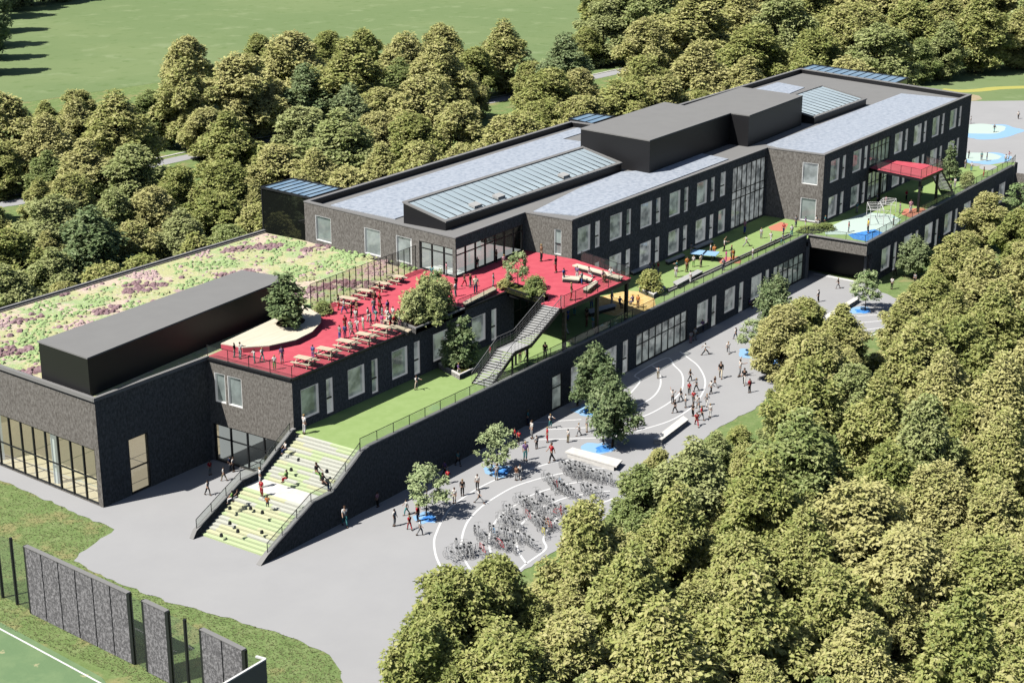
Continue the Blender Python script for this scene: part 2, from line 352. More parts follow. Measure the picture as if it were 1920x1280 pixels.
# painted white lines on the plaza
LN = [
 [(826,1062),(817,1040),(814,1014),(820,994),(831,971),(850,947),(886,921),(931,898),(962,888),(1007,875),(1036,867),(1090,859)],
 [(882,1067),(872,1050),(866,1030),(866,1010),(871,990),(880,973),(901,951),(925,934),(962,913),(1000,900),(1043,889),(1101,880),(1156,876)],
 [(921,1039),(917,1020),(919,1000),(925,984),(940,964),(968,945),(985,933),(1015,921),(1064,907),(1100,902)],
 [(987,1056),(974,1037),(968,1018),(969,1001),(977,984),(989,971),(1013,953),(1036,942),(1064,932),(1116,922),(1144,920)],
 [(960,1080),(987,1056),(1023,1029),(1019,1011),(1028,990),(1041,975),(1060,963),(1129,942),(1150,934)],
 [(1150,772),(1196,721),(1198,710),(1193,701),(1249,671),(1264,685),(1277,698),(1281,712),(1279,728),(1269,743),(1248,759),(1217,776),(1185,787)],
 [(1223,685),(1233,694),(1239,714),(1234,732),(1220,747),(1196,760)],
 [(1275,659),(1292,672),(1309,686),(1321,708),(1321,727),(1310,749),(1294,766),(1255,789),(1193,808)],
 [(1025,805),(1122,800),(1150,796)],[(1005,824),(1135,820)],[(1000,792),(1090,786)],
 [(1585,594),(1630,591),(1687,589)],[(1587,607),(1657,601)],[(1597,621),(1655,614)],[(1608,636),(1640,626),(1665,609)],[(1525,513),(1607,528)]]
b = MB()
for l in LN[:-1]: ribbon(b, pxs(l), .17, .006)
ribbon(b, pxs(LN[-1]), .5, .006)
o = b.build('plaza_markings', M['line'], recalc=False); o['kind'] = 'structure'
def blob(name, cx, cy, rx, ry, z, m, seed, n=28, amp=.22, base=0.0):
    c = G(cx, cy, base); a = G(cx+rx, cy, base)-c; q = G(cx, cy-ry, base)-c
    pts = []
    for i in range(n):
        t = 2*math.pi*i/n; k = 1+amp*mnoise.noise(Vector((math.cos(t)*1.7+seed, math.sin(t)*1.7, seed)))*2
        pts.append(c+a*math.cos(t)*k+q*math.sin(t)*k)
    return sheet(name, pts, base+z, m)
for i, (x, y, rx, ry) in enumerate([(802,971,20,9),(936,883,24,10),(1106,770,24,10),(1128,841,26,10),(1412,663,22,8),(1614,582,20,6),(1452,680,14,7)]):
    blob('rubber_patch', x-3, y-1, rx*1.15, ry*1.1, .010, M['lightblue'], i*3.1)
    blob('rubber_patch', x+3, y+1, rx*.7, ry*.62, .014, M['blue'], i*3.1+1)
blob('splash_pool', 1850, 247, 66, 13, .012, M['lightblue'], 5, 48, .12)
blob('splash_pool', 1838, 242, 50, 9, .016, M['cyan'], 6, 48, .10)
blob('splash_pool', 1846, 297, 48, 11, .012, M['lightblue'], 8, 48, .12)
blob('splash_pool', 1840, 294, 38, 8, .016, M['cyan'], 9, 48, .12)

# ================================================================== SPORTS HALL
hall = thing('sports_hall', (0, 0, 0), label='dark brick sports hall with glazed west front and planted sedum roof', cat='building')
HP = [(79.7, 95.6), (126.0, 95.6), (126.0, 120.9), (81.4, 120.9)]
gl = []; s = .5
wl = Wall((81.4, 120.9), (79.7, 95.6)).L
wall(hall, (81.4, 120.9), (79.7, 95.6), 0, 9.25, [(wl-15.6, wl-.55, .06, 4.85, 'K')], t1=TH)
wall(hall, (79.7, 95.6), (92.0, 95.6), 0, 9.25, [(3.05, 5.2, .05, 4.85, 'K')], t1=-.2)
wall(hall, (126.0, 120.9), (81.4, 120.9), 0, 9.25, t1=TH)
b = MB(); b.prism([(80.2, 96.05), (122.9, 96.05), (125.9, 115.3), (125.9, 120.5), (81.8, 120.5)], 8.6, 9.0); b.build('roof', M['roof'], hall)
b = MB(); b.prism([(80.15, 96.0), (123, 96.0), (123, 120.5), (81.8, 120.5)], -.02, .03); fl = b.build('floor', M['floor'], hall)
b = MB()
for y in (97.2, 101.4, 105.6, 109.8): b.box((81, y, .031), (95, y+.08, .036))
for x in (82.2, 88, 93): b.box((x, 96.4, .037), (x+.08, 114, .041))
b.build('court_line', M['line'], fl)
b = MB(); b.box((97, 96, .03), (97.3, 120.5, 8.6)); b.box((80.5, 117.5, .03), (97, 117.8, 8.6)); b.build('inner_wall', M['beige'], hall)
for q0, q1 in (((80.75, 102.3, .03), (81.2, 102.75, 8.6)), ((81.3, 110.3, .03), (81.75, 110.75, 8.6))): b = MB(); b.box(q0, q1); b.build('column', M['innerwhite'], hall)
sheet('sedum_mat', [(80, 96), (92.6, 96), (107.7, 97.35), (123.2, 97.9), (125.9, 115.3), (125.9, 120.5), (81.6, 120.5)], 9.16, M['sedum'], kind=None, parent=hall)
b = MB()
for a, c in (((79.66, 95.56), (81.36, 120.95)), ((81.36, 120.95), (126.2, 120.95))):
    b.beam((*a, 9.42), (*c, 9.42), .34, .3)
b.beam((79.5, 95.6, 9.415), (92.1, 95.6, 9.415), .34, .3)
b.build('coping', M['coping'], hall)
b = MB(); b.prism([(80.15, 96.55), (106.0, 99.0), (105.3, 104.1), (80.7, 103.0)], 9.1, 12.3); pb = b.build('plant_room', M['panel'], hall)
b = MB(); b.prism([(80.08, 96.48), (106.08, 98.93), (105.36, 104.18), (80.63, 103.08)], 12.3, 12.42); b.build('roof_cap', M['roof'], pb)

# ================================================================== SCHOOL
sch = thing('school_building', (0, 0, 0), label='long dark brick school with stepped terraces, roof plant boxes and pale roof panels', cat='building')
# ground floor front with its terrace edge
dx = 92.0
f4 = [(118.3, 120.0, .05, 3.4, 'D'), (121.5, 123.7, .75, 3.4, 'W'), (124.9, 125.9, .05, 3.4, 'N'), (127.4, 129.7, .75, 3.4, 'W'), (130.9, 131.9, .05, 3.4, 'N'),
      (133.5, 143.9, .05, 3.4, 'C'), (146.0, 148.4, .8, 3.45, 'W'), (149.3, 150.3, .05, 3.45, 'N'), (152.2, 154.6, .8, 3.45, 'W'), (155.6, 156.6, .05, 3.45, 'N'), (158.5, 161.0, .7, 3.4, 'W'), (162.0, 162.9, .05, 3.4, 'N'), (164.0, 172.0, .05, 3.3, 'C')]
wall(sch, (dx, 78), (172.9, 78), 0, 5.25, [(a-dx, c-dx, e, f, k) for a, c, e, f, k in f4], t1=TH)
wall(sch, (172.9, 78), (172.9, 70.6), 3.8, 5.25, t0=0, t1=TH)
f5 = [(177.6+6.87*i, 180.2+6.87*i, .8, 3.55, 'W') for i in range(7)]+[(181.3+6.87*i, 182.3+6.87*i, .05, 3.5, 'N') for i in range(6)]
wall(sch, (172.9, 70.6), (224.4, 70.8), 3.8, 5.25)
wall(sch, (174.6, 70.602), (224.4, 70.802), 0, 3.798, [(a-174.6, c-174.6, e, f, k) for a, c, e, f, k in f5])
wall(sch, (176.3, 84), (176.3, 70.99), 0, 3.798, m='panel')
for q0, q1 in (((172.5, 77.7, .0), (172.85, 78.3, 3.8)), ((174.3, 71.1, 0), (174.55, 71.4, 3.8))): b = MB(); b.box(q0, q1); b.build('column', M['coping'], sch)
wall(sch, (224.4, 70.8), (224.4, 60.5), 0, 4.2, t0=TH)
# green terrace deck
gt = [(92.2, 78.3), (172.9, 78.3), (173.2, 70.95), (224.6, 71.1), (229.6, 72.3), (222.5, 76.4), (216.5, 81.2), (180.3, 81.5), (180.3, 88.0), (136, 88.0), (92.2, 87)]
b = MB(); b.prism(gt, TG-.35, TG-.02); b.build('terrace_slab', M['coping'], sch)
for q0, q1 in (((224.8, 71.0), (229.7, 72.2)), ((229.7, 72.2), (222.6, 76.5)), ((222.6, 76.5), (218.2, 79.9))): wall(sch, q0, q1, 0, 4.66)
gto = sheet('turf_surface', [(92.0, 78.35), (173.0, 78.35), (173.3, 71), (224.6, 71.1), (229.5, 72.3), (222.4, 76.4), (216.4, 81.2), (180.3, 81.5), (180.3, 88.0), (136, 88.0), (92.0, 87)], TG, M['turf'], kind=None, parent=sch)
for ip, (nm, pts, m) in enumerate((('sand_patch', [(1122,557),(1175,545),(1225,548),(1230,575),(1195,590),(1150,592),(1118,585)], 'orange'), ('terracotta_patch', [(1440,426),(1464,416),(1478,420),(1470,434),(1446,432)], 'pink'),
                   ('terracotta_patch', [(1344,484),(1392,480),(1388,494),(1350,494)], 'pink'),
                   ('play_patch', [(1545,430),(1580,414),(1625,398),(1672,402),(1690,412),(1665,436),(1600,440),(1548,440)], 'cyan'), ('play_patch', [(1590,440),(1640,430),(1668,442),(1640,456),(1600,448)], 'blue'),
                   ('terracotta_patch', [(1696,392),(1730,390),(1745,398),(1706,408),(1690,402)], 'pink'))):
    sheet(nm, pxs(pts, TG), TG+.005+.004*ip, M[m], kind=None, parent=gto)
blob_o = blob('round_patch', 1853, 314, 17, 5, .009, M['steel'], 3, 32, .02, base=TG); blob_o.parent = gto
del blob_o['kind']
b = MB(); b.beam((92, 78.17, 5.33), (172.9, 78.17, 5.33), .42, .1); b.beam((172.9, 78.0, 5.327), (172.9, 70.7, 5.327), .42, .1); b.beam((172.9, 70.8, 5.33), (224.4, 70.98, 5.33), .42, .1)
b.build('coping', M['coping'], sch)
# red terrace block
wall(sch, (92, 95.6), (92, 86), 0, 9.25, [(.3, 8.0, .05, 3.45, 'K'), (.75, 2.0, 5.5, 8.15, 'W'), (2.25, 3.9, 5.5, 8.15, 'W')], t0=0, t1=TH)
b = MB(); b.box((92.5, 86.4, -.01), (112, 95.4, .03)); b.build('lobby_floor', M['plaza'], sch)
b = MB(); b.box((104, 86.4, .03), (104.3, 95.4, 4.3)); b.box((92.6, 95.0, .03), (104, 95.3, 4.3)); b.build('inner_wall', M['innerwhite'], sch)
f1 = []
for i in range(5):
    x = 93.0+5.93*i; f1 += [(x, x+2.2, 5.42, 8.05, 'W'), (x+3.15, x+4.02, 4.95, 8.05, 'N')]
f1 += [(123.6, 131.2, 4.75, 8.3, 'E')]
wall(sch, (92, 86), (136, 86), 4.4, 9.18, [(a-92, c-92, e, f, k) for a, c, e, f, k in f1], t1=TH)
rt = [(92.2, 86.2), (122.5, 86.2), (121.8, 81.4), (121.05, 81.2), (121.05, 78.7), (133.4, 78.8), (135.9, 87), (136.2, 93.2), (123.5, 97.9), (107.7, 97.3), (92.2, 95.9)]
b = MB(); b.prism(rt, TR-.4, TR-.02); b.build('terrace_slab', M['panel'], sch)
sheet('rubber_surface', [(92.1, 86.1), (122.4, 86.1), (121.7, 81.35), (121.0, 81.15), (121.0, 78.65), (133.45, 78.75), (136, 87), (136.0, 95), (123.3, 97.85), (107.7, 97.3), (92.1, 95.9)], TR+.004, M['red'], kind=None, parent=sch)
b = MB(); b.beam((92.0, 86.0, 9.31), (107.2, 86.0, 9.31), .30, .12); b.beam((91.97, 86.0, 9.306), (91.97, 95.8, 9.306), .30, .12); b.beam((114.6, 86.0, 9.31), (122.5, 86.0, 9.31), .3, .12)
b.build('coping', M['panel'], sch)
for x in (121.7, 127.4, 132.9):
    b = MB(); b.box((x-.15, 78.8, TG-.0), (x+.15, 79.1, TR-.4)); b.build('column', M['panel'], sch)
# upper storeys
WA, WB = (126.5, 115.3), (123.5, 92.9); L1 = Wall(WA, WB).L
wall(sch, WA, WB, 4.4, 12.7, [(L1-20.9, L1-18.4, 9.35, 12.1, 'W'), (L1-13.25, L1-10.8, 9.3, 12.1, 'W'), (L1-8.5, L1-6.2, 9.35, 12.1, 'W'), (L1-5.1, L1-.06, 9.25, 12.1, 'K')], t0=0, t1=TH)
wall(sch, WB, (136.0, 93.2), 9.0, 12.7, [(.12, 12.2, 9.25, 12.1, 'K')])
wall(sch, (136, 93.2), (136, 87.4), 4.4, 12.7, [(3.6, 4.5, 9.35, 12.05, 'N')], t1=TH)
f2 = []
for i in range(6):
    x = 137.1+6.34*i
    if i < 5:
        f2 += [(x, x+2.45, 9.4, 12.15, 'W'), (x, x+2.45, 4.95, 7.7, 'W'), (x+3.4, x+4.35, 9.3, 12.15, 'N'), (x+3.4, x+4.35, 4.78, 7.7, 'N')]
f2 += [(168.2, 169.5, 9.4, 12.3, 'N'), (168.0, 169.7, 5.0, 7.75, 'W'), (171.3, 180.0, 4.78, 12.3, 'H')]
wall(sch, (136, 87.4), (180.3, 87.4), 4.4, 12.7, [(a-136, c-136, e, f, k) for a, c, e, f, k in f2])
wall(sch, (180.3, 87.4), (180.3, 79.8), 4.4, 12.7, [(4.75, 6.85, 9.4, 12.1, 'W'), (4.75, 6.85, 4.85, 7.7, 'W')], t0=TH*0, t1=TH)
f3 = []
for i in (0, 1, 3, 4, 5, 6):
    x = 182.3+6.84*i-180.3; f3 += [(x, x+2.6, 9.4, 12.15, 'W'), (x+3.6, x+4.6, 9.3, 12.2, 'N'), (x, x+2.6, 4.95, 7.6, 'W'), (x+3.6, x+4.6, 4.78, 7.6, 'N')]
f3 += [(14.3, 20.9, 9.25, 12.2, 'C'), (14.3, 20.9, 4.78, 8.4, 'C')]
wall(sch, (180.3, 79.8), (231.6, 80.2), 0, 12.7, f3)
wall(sch, (231.6, 80.2), (239.5, 111.1), 0, 12.7, t0=TH)
wall(sch, (239.5, 111.1), (181.0, 111.1), 0, 12.7, t0=TH)
wall(sch, (181.0, 111.1), (181.0, 116.7), 0, 12.7)
wall(sch, (181.0, 116.7), (126.5, 115.3), 0, 12.7, t0=TH)
# inner floor and room walls seen through the corner glazing
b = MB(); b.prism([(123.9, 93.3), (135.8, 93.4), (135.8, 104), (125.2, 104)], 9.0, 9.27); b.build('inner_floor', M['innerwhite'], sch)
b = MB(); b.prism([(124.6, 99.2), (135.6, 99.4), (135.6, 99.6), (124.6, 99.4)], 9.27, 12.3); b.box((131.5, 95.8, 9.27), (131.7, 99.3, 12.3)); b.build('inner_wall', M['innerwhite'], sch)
RP = [WB, (136.0, 93.2), (136, 87.4), (180.3, 87.4), (180.3, 79.8), (231.6, 80.2), (239.5, 111.1), (181.0, 111.1), (181.0, 116.7), WA]
# roof in two decks with openings for the skylights left closed by light wells
def inset(poly, dist):
    P = [Vector((p[0], p[1], 0)) for p in poly]; n = len(P); out = []
    for i in range(n):
        a = (P[i]-P[i-1]).normalized(); c = (P[(i+1) % n]-P[i]).normalized(); n1 = Vector((a.y, -a.x, 0)); n2 = Vector((c.y, -c.x, 0)); h = n1+n2; h = h/max(h.dot(n1), .3)
        q = P[i]-h*dist; out.append((q.x, q.y))
    return out
b = MB(); b.prism(inset(RP, .2), 12.3, 12.62)
b.build('roof', M['roof'], sch)
upstand(sch, RP, 12.62, 13.2, .40, 'panel'); parapet(sch, RP, 13.2, 13.32, .46, 'coping', 'coping', off=.05)
# facade band above the windows up to the coping
for a, c, e0, e1 in ((WA, WB, 0, 0), (WB, (136.0, 93.2), 0, 0), ((136, 93.2), (136, 87.4), 0, 0), ((136, 87.4), (180.3, 87.4), 0, 0), ((180.3, 87.4), (180.3, 79.8), 0, 0), ((180.3, 79.8), (231.6, 80.2), 0, 0)):
    w_ = Wall(a, c); b = MB(); w_.cell(b, 0, w_.L, 12.7, 13.2, 0, .018); b.build('parapet_wall', M['brick'], sch)
for nm, pts in (('roof_panels', [(127.9, 104.0), (160.5, 104.6), (172.8, 105.2), (172.8, 112.6), (180.2, 112.8), (180.2, 115.2), (128.6, 113.4)]),
                ('roof_panels', [tuple(G(x, y, 12.72)[:2]) for x, y in ((1083,404), (1366,298), (1308,286), (1224,318), (1165,322), (1087,352), (1000,396))]),
                ('roof_panels', [(181.5, 81.0), (230.2, 81.6), (229.8, 90.2), (184.5, 89.6)]),
                ('roof_panels', [(204, 104), (219, 103.6), (226.5, 104.2), (228.5, 109.6), (204, 109.6)])):
    b = MB(); b.prism(pts, 12.62, 12.72); b.build(nm, M['pale'], sch)
def plantbox(poly, z1, nm='plant_room'):
    b = MB(); b.prism(poly, 12.6, z1-.14); pr = b.build(nm, M['panel'], sch)
    P = [Vector((p[0], p[1], 0)) for p in poly]; c = sum(P, Vector())/len(P)
    b = MB(); b.prism([(p+(p-c).normalized()*.08)[:2] for p in P], z1-.14, z1); b.build('roof_cap', M['roof'], pr)
plantbox([(161.6, 93.3), (182.4, 93.8), (182.2, 91.1), (199.1, 91.8), (200.5, 101.6), (183.6, 101.0), (184.4, 104.4), (163.2, 103.8)], 16.6)
def skylight(x0, x1, ya, yb, z0, z1, nb, rightend=False):
    """lean-to skylight: high along the back, low along the front"""
    b = MB()
    b.hexa([(x0, ya, 12.62), (x0+.15, ya, 12.62), (x0+.15, yb, 12.62), (x0, yb, 12.62), (x0, ya, z0), (x0+.15, ya, z0), (x0+.15, yb, z1), (x0, yb, z1)])
    b.hexa([(x1-.15, ya, 12.62), (x1, ya, 12.62), (x1, yb, 12.62), (x1-.15, yb, 12.62), (x1-.15, ya, z0), (x1, ya, z0), (x1, yb, z1), (x1-.15, yb, z1)])
    b.box((x0+.15, ya, 12.62), (x1-.15, ya+.15, z0)); b.box((x0+.15, yb-.15, 12.62), (x1-.15, yb, z1))
    k = b.build('skylight', M['panel'], sch)
    b = MB()
    def slat(xa, xb, up, th): b.hexa([(xa, ya-.1, z0+up-th), (xb, ya-.1, z0+up-th), (xb, yb+.1, z1+up-th), (xa, yb+.1, z1+up-th), (xa, ya-.1, z0+up), (xb, ya-.1, z0+up), (xb, yb+.1, z1+up), (xa, yb+.1, z1+up)])
    slat(x0-.08, x0+.3, .16, .15); slat(x1-.3, x1+.08, .16, .15)
    b.hexa([(x0+.3, ya-.1, z0), (x1-.3, ya-.1, z0), (x1-.3, ya+.3, z0), (x0+.3, ya+.3, z0), (x0+.3, ya-.1, z0+.155), (x1-.3, ya-.1, z0+.155), (x1-.3, ya+.3, z0+.23), (x0+.3, ya+.3, z0+.23)])
    b.hexa([(x0+.3, yb-.3, z1-.05), (x1-.3, yb-.3, z1-.05), (x1-.3, yb+.1, z1-.05), (x0+.3, yb+.1, z1-.05), (x0+.3, yb-.3, z1+.08), (x1-.3, yb-.3, z1+.08), (x1-.3, yb+.1, z1+.155), (x0+.3, yb+.1, z1+.155)])
    b.build('skylight_frame', M['coping'], k)
    b = MB()
    for i in range(1, nb): x = x0+(x1-x0)*i/nb; slat(x-.03, x+.03, .05, .06)
    b.build('glazing_bar', M['panel'], k)
    b = MB(); b.poly([(x0+.15, ya+.1, z0+.0), (x1-.15, ya+.1, z0+.0), (x1-.15, yb-.1, z1+.0), (x0+.15, yb-.1, z1+.0)]); b.build('pane', M['skypane'], k, recalc=False)
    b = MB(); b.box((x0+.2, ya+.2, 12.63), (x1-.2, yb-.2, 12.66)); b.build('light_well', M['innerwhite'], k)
    return k
k = skylight(127.2, 161.3, 96.9, 102.3, 13.45, 14.75, 27)
for x, y in ((133, 97.9), (137.5, 98.1), (150, 98.0)):
    b = MB(); z = 13.45+(y-96.9)/5.4*1.3; b.hexa([(x, y-.4, z-.02), (x+1.3, y-.4, z-.02), (x+1.3, y+.4, z+.16), (x, y+.4, z+.16), (x, y-.4, z+.22), (x+1.3, y-.4, z+.22), (x+1.3, y+.4, z+.4), (x, y+.4, z+.4)]); b.build('roof_vent', M['steel'], k)
skylight(200.8, 218.0, 90.7, 97.7, 13.45, 14.75, 12)
# glass stair towers on the back wall
def tower(poly, z1, label, nb):
    t = thing('stair_tower', (0, 0, 0), label=label, cat='stair tower', group='glass stair towers behind the school')
    b = MB(); b.prism(poly, 0, z1-.16); b.build('glass_wall', M['mirror'], t)
    P = [Vector((p[0], p[1], 0)) for p in poly]
    b = MB(); b.prism(poly, z1-.16, z1-.06); b.build('roof_glass', M['bluepane'], t)
    b = MB()
    for i in range(4): b.beam((*P[i][:2], z1+.05), (*P[(i+1) % 4][:2], z1+.05), .22+.01*i, .22-.004*i)
    for i in range(1, nb):
        f = i/nb; b.beam((*(P[0].lerp(P[3], f))[:2], z1+.01), (*(P[1].lerp(P[2], f))[:2], z1+.01), .09, .1)
    for i in range(4): b.bar((*P[i][:2], 0), (*P[i][:2], z1), .09, 4)
    b.build('roof_frame', M['dark'], t)
tower([(128.2, 115.95), (133.6, 116.1), (134.2, 123.9), (129.0, 123.8)], 13.25, 'dark glass stair tower with blue glass roof left of the long roof', 7)
tower([(181.3, 113.6), (187.5, 113.9), (187.3, 118.0), (182.4, 117.9)], 13.25, 'small blue glass roofed stair tower behind the central roof plant box', 3)
tower([(235.5, 93.6), (241.8, 94.0), (245.4, 111.6), (240.1, 111.5)], 13.1, 'long blue glass roofed stair tower on the far end of the roof', 12)
# far canopy with red deck
cn = thing('terrace_canopy', (0, 0, 0), label='red topped canopy platform on posts over the far green terrace', cat='canopy')
cpoly = [(192.0, 71.9), (199.0, 71.7), (200.6, 74.6), (200.2, 79.75), (194.2, 79.75)]
b = MB(); b.prism(cpoly, TR-.35, TR); b.build('slab', M['panel'], cn)
sheet('rubber_surface', cpoly, TR+.006, M['red'], kind=None, parent=cn)
for x, y in ((193.0, 72.4), (198.4, 72.2), (195.3, 78.6)): b = MB(); b.box((x-.14, y-.14, TG), (x+.14, y+.14, TR-.35)); b.build('post', M['panel'], cn)

# ================================================================== RAILINGS (glass balustrades with posts)
def railing(pts, h, label, cat='railing', step=2.1, m='rail', name='railing', post=.022, group='terrace railings'):
    t = thing(name, pts[0], label=label, cat=cat, group=group); o0 = Vector(pts[0])
    gb, tb = MB(), MB(); pb_ = MB(); pb_.box((-post, -post, 0), (post, post, h)); pm = pb_.mesh('post', M['dark']); seen = set()
    for a, c in zip(pts[:-1], pts[1:]):
        a = Vector(a)-o0; c = Vector(c)-o0; n = max(1, round((c-a).length/step))
        for i in range(n+1):
            p = a.lerp(c, i/n); ky = (round(p.x, 1), round(p.y, 1))
            if ky not in seen: seen.add(ky); link('post', pm, t, p)
        gb.poly([a+Vector((0, 0, .08)), c+Vector((0, 0, .08)), c+Vector((0, 0, h-.05)), a+Vector((0, 0, h-.05))])
        tb.beam(a+Vector((0, 0, h+.03)), c+Vector((0, 0, h+.03)), .05, .04)
    gb.build('glass_panel', M[m], t, recalc=False); tb.build('handrail', M['dark'], t)
railing([(91.2, 78.25, 5.2), (172.7, 78.25, 5.2)], .95, 'long glass railing along the front edge of the green terrace')
railing([(173.0, 78.1, 5.2), (173.1, 70.95, 5.2), (224.6, 71.15, 5.2), (229.5, 72.3, 4.75)], .95, 'glass railing around the far green terrace corner')
railing([(107.0, 86.15, TR), (92.2, 86.15, TR), (92.2, 95.7, TR)], 1.1, 'glass railing around the near corner of the red terrace', step=2.4)
railing([(114.8, 86.15, TR), (120.9, 86.15, TR)], 1.1, 'short glass railing behind the timber bench on the red terrace', step=2)
railing([(121.4, 79.2, TR), (121.5, 78.85, TR), (133.3, 78.9, TR), (135.6, 86.0, TR)], 1.1, 'glass railing around the red canopy platform edge', step=2)
railing([(107.0, 97.2, TR), (123.3, 97.75, TR)], 2.6, 'tall mesh fence between the red terrace and the planted roof', cat='fence', step=.95, m='mesh', name='mesh_fence', post=.03, group='terrace fences')
railing([(194.4, 79.6, TR), (192.2, 72.05, TR), (198.9, 71.85, TR), (200.4, 74.6, TR)], 1.1, 'glass railing around the far red canopy', step=1.6)

# ================================================================== STAIRS
st = thing('seating_stairs', (0, 0, 0), label='wide lime and white stepped seating stairs down to the plaza', cat='stairs')
def flight(x0, z0, x1, z1, n, y0, y1, bw, bl, bl2, r):
    for i in range(n):
        b = MB(); xa = x0+(x1-x0)*i/n; xb = x0+(x1-x0)*(i+1)/n; zt = z0+(z1-z0)*(i+1)/n
        y = y0
        while y < y1-.01:
            ye = min(y1, y+r.uniform(1.0, 3.2)); f = mnoise.noise(Vector((xa*.9, y*.35, 3)))
            mi = (1 if f > .0 else 2) if r.random() < (.5+.5*f if z0 > 1.5 else .8+.4*f) else 0
            b.box((xa, y, zt-.5), (xb+.0, ye, zt), mi); y = ye
        b.build('step', [M['step'], M['lime'], M['lime2']], st)
rs = random.Random(4); bw, bl, bl2 = MB(), MB(), MB()
flight(80.5, 0, 85.4, 2.35, 14, 79.0, 85.4, bw, bl, bl2, rs); flight(87.4, 2.35, 92.0, 4.7, 14, 78.45, 85.4, bw, bl, bl2, rs)
bw.box((85.4, 78.45, 1.7), (87.4, 85.4, 2.35))
bw.build('landing', M['concrete'], st)
b = MB()
for z_, xa, xb, za, zb in ((0, 80.5, 85.4, 0, 2.35), (0, 87.4, 92, 2.35, 4.7)):
    for i in range(1, 14): x = xa+(xb-xa)*i/14; z = za+(zb-za)*i/14; b.box((x-.02, 79.05 if za == 0 else 78.5, z+.002), (x+.015, 85.35, z+.012))
b.build('step_nosing', M['coping'], st)
def sidewall(y0, y1, nm, x0=79.2, dz=1.0, tx=92.0, foot=0.0):
    prof = [(x0, 0), (x0+.3, .0), (80.9, .35+dz*.6), (85.4, 2.35+dz), (87.5, 2.45+dz), (tx, 4.7+dz*.6), (tx, 0.0)]
    prof = [(x0, -.0), (80.0, .55), (85.2, 2.35+dz), (87.5, 2.4+dz), (91.2, 4.95+dz*.35), (tx, 5.25), (tx, 0)]
    n = len(prof); b = MB(); k = 0
    b.v = [(p[0], y0, p[1]) for p in prof]+[(p[0], y1, p[1]) for p in prof]
    b.f = [list(range(n)), list(range(2*n-1, n-1, -1))]+[[i, (i+1) % n, n+(i+1) % n, n+i] for i in range(n)]; b.m = [0]*len(b.f)
    o = b.build(nm, M['brick'], st)
    b = MB()
    for i in range(0, 5):
        (xa, za), (xb, zb) = prof[i], prof[i+1]; b.beam((xa, (y0+y1)/2, za+.03), (xb, (y0+y1)/2, zb+.03), abs(y1-y0)+.04, .06)
    b.build('coping', M['coping'], o)
sidewall(78.0, 78.42, 'side_wall', dz=.55, tx=91.998)
sidewall(85.42, 85.80, 'side_wall', x0=79.6, dz=.55, tx=91.6)
rk = random.Random(3); b = MB()
for px, py, z in ((431,952,1.9),(446,995,1.2),(415,1003,.6),(491,997,1.2),(470,952,1.9),(431,980,1.2),(546,880,3.5),(613,883,4.2),(560,862,3.6),(492,960,2.2)):
    p = G(px, py, z); b = MB(); b.bar((p.x, p.y, z-.1), (p.x, p.y, z+.14), .15, 8, r2=.11); b.build('rubber_knob', M['dark'], st)
for yy, lab in ((78.2, 'sloping glass railing on the plaza side of the seating stairs'), (85.6, 'sloping glass railing on the hall side of the seating stairs')):
    railing([(80.2, yy, .65), (85.2, yy, 2.9), (87.5, yy, 2.95), (91.1, yy, 5.1)], .75, lab, step=1.9)
es = thing('outdoor_stair', (0, 0, 0), label='grey steel stair with landing climbing from the green to the red terrace', cat='stair')
b = MB(); y0, y1 = 79.0, 80.8
def st2(xa, za, xb, zb, n):
    for i in range(n):
        x = xa+(xb-xa)*i/n; z = za+(zb-za)*(i+1)/n; b.box((x, y0, z-.06), (x+(xb-xa)/n+.02, y1, z))
st2(109.8, TG, 113.6, 6.95, 14); b.box((113.62, y0, 6.89), (116.2, y1, 6.952)); st2(116.2, 6.95, 121.1, TR, 16)
b.build('tread', M['steel'], es)
b = MB()
for y in (y0-.08, y1+.08):
    for a, c in (((109.7, TG+.1), (113.6, 7.05)), ((113.6, 7.05), (116.2, 7.05)), ((116.2, 7.05), (121.2, TR+.1))): b.beam((a[0], y, a[1]), (c[0], y, c[1]), .07, .34)
b.build('stringer', M['panel'], es)
for x in (113.7, 116.1):
    for y in (79.2, 80.5): b = MB(); b.box((x-.07, y, TG), (x+.07, y+.14, 6.8)); b.build('post', M['panel'], es)
for y in (y0-.08, y1+.08):
    b = MB()
    for a, c in (((109.7, TG), (113.6, 6.95)), ((113.6, 6.95), (116.2, 6.95)), ((116.2, 6.95), (121.2, TR))):
        n = int((c[0]-a[0])/.5)
        for i in range(n+1):
            f = i/n; x = a[0]+(c[0]-a[0])*f; z = a[1]+(c[1]-a[1])*f; b.bar((x, y, z), (x, y, z+1.05), .012, 4)
        b.beam((a[0], y, a[1]+1.1), (c[0], y, c[1]+1.1), .05, .05)
        for q in (.25, .5, .75): b.bar((a[0], y, a[1]+q), (c[0], y, c[1]+q), .01, 4)
    b.build('balustrade', M['thin'], es)
es2 = thing('outdoor_stair', (0, 0, 0), label='dark steel stair beyond the far red canopy', cat='stair')
b = MB()
for i in range(16): x = 200.6+i*.36; z = TR-(TR-TG)*(i+1)/17; b.box((x, 73.0, z-.06), (x+.37, 74.6, z))
b.build('tread', M['steel'], es2)
b = MB()
for y in (72.9, 74.7): b.beam((200.6, y, TR+.1), (206.5, y, TG+.1), .07, .35); b.beam((200.6, y, TR+1.1), (206.5, y, TG+1.1), .05, .05); [b.bar((200.6+i*.42, y, TR-(TR-TG)*i/14), (200.6+i*.42, y, TR+1.1-(TR-TG)*i/14), .02, 4) for i in range(15)]
b.build('balustrade', M['dark'], es2)

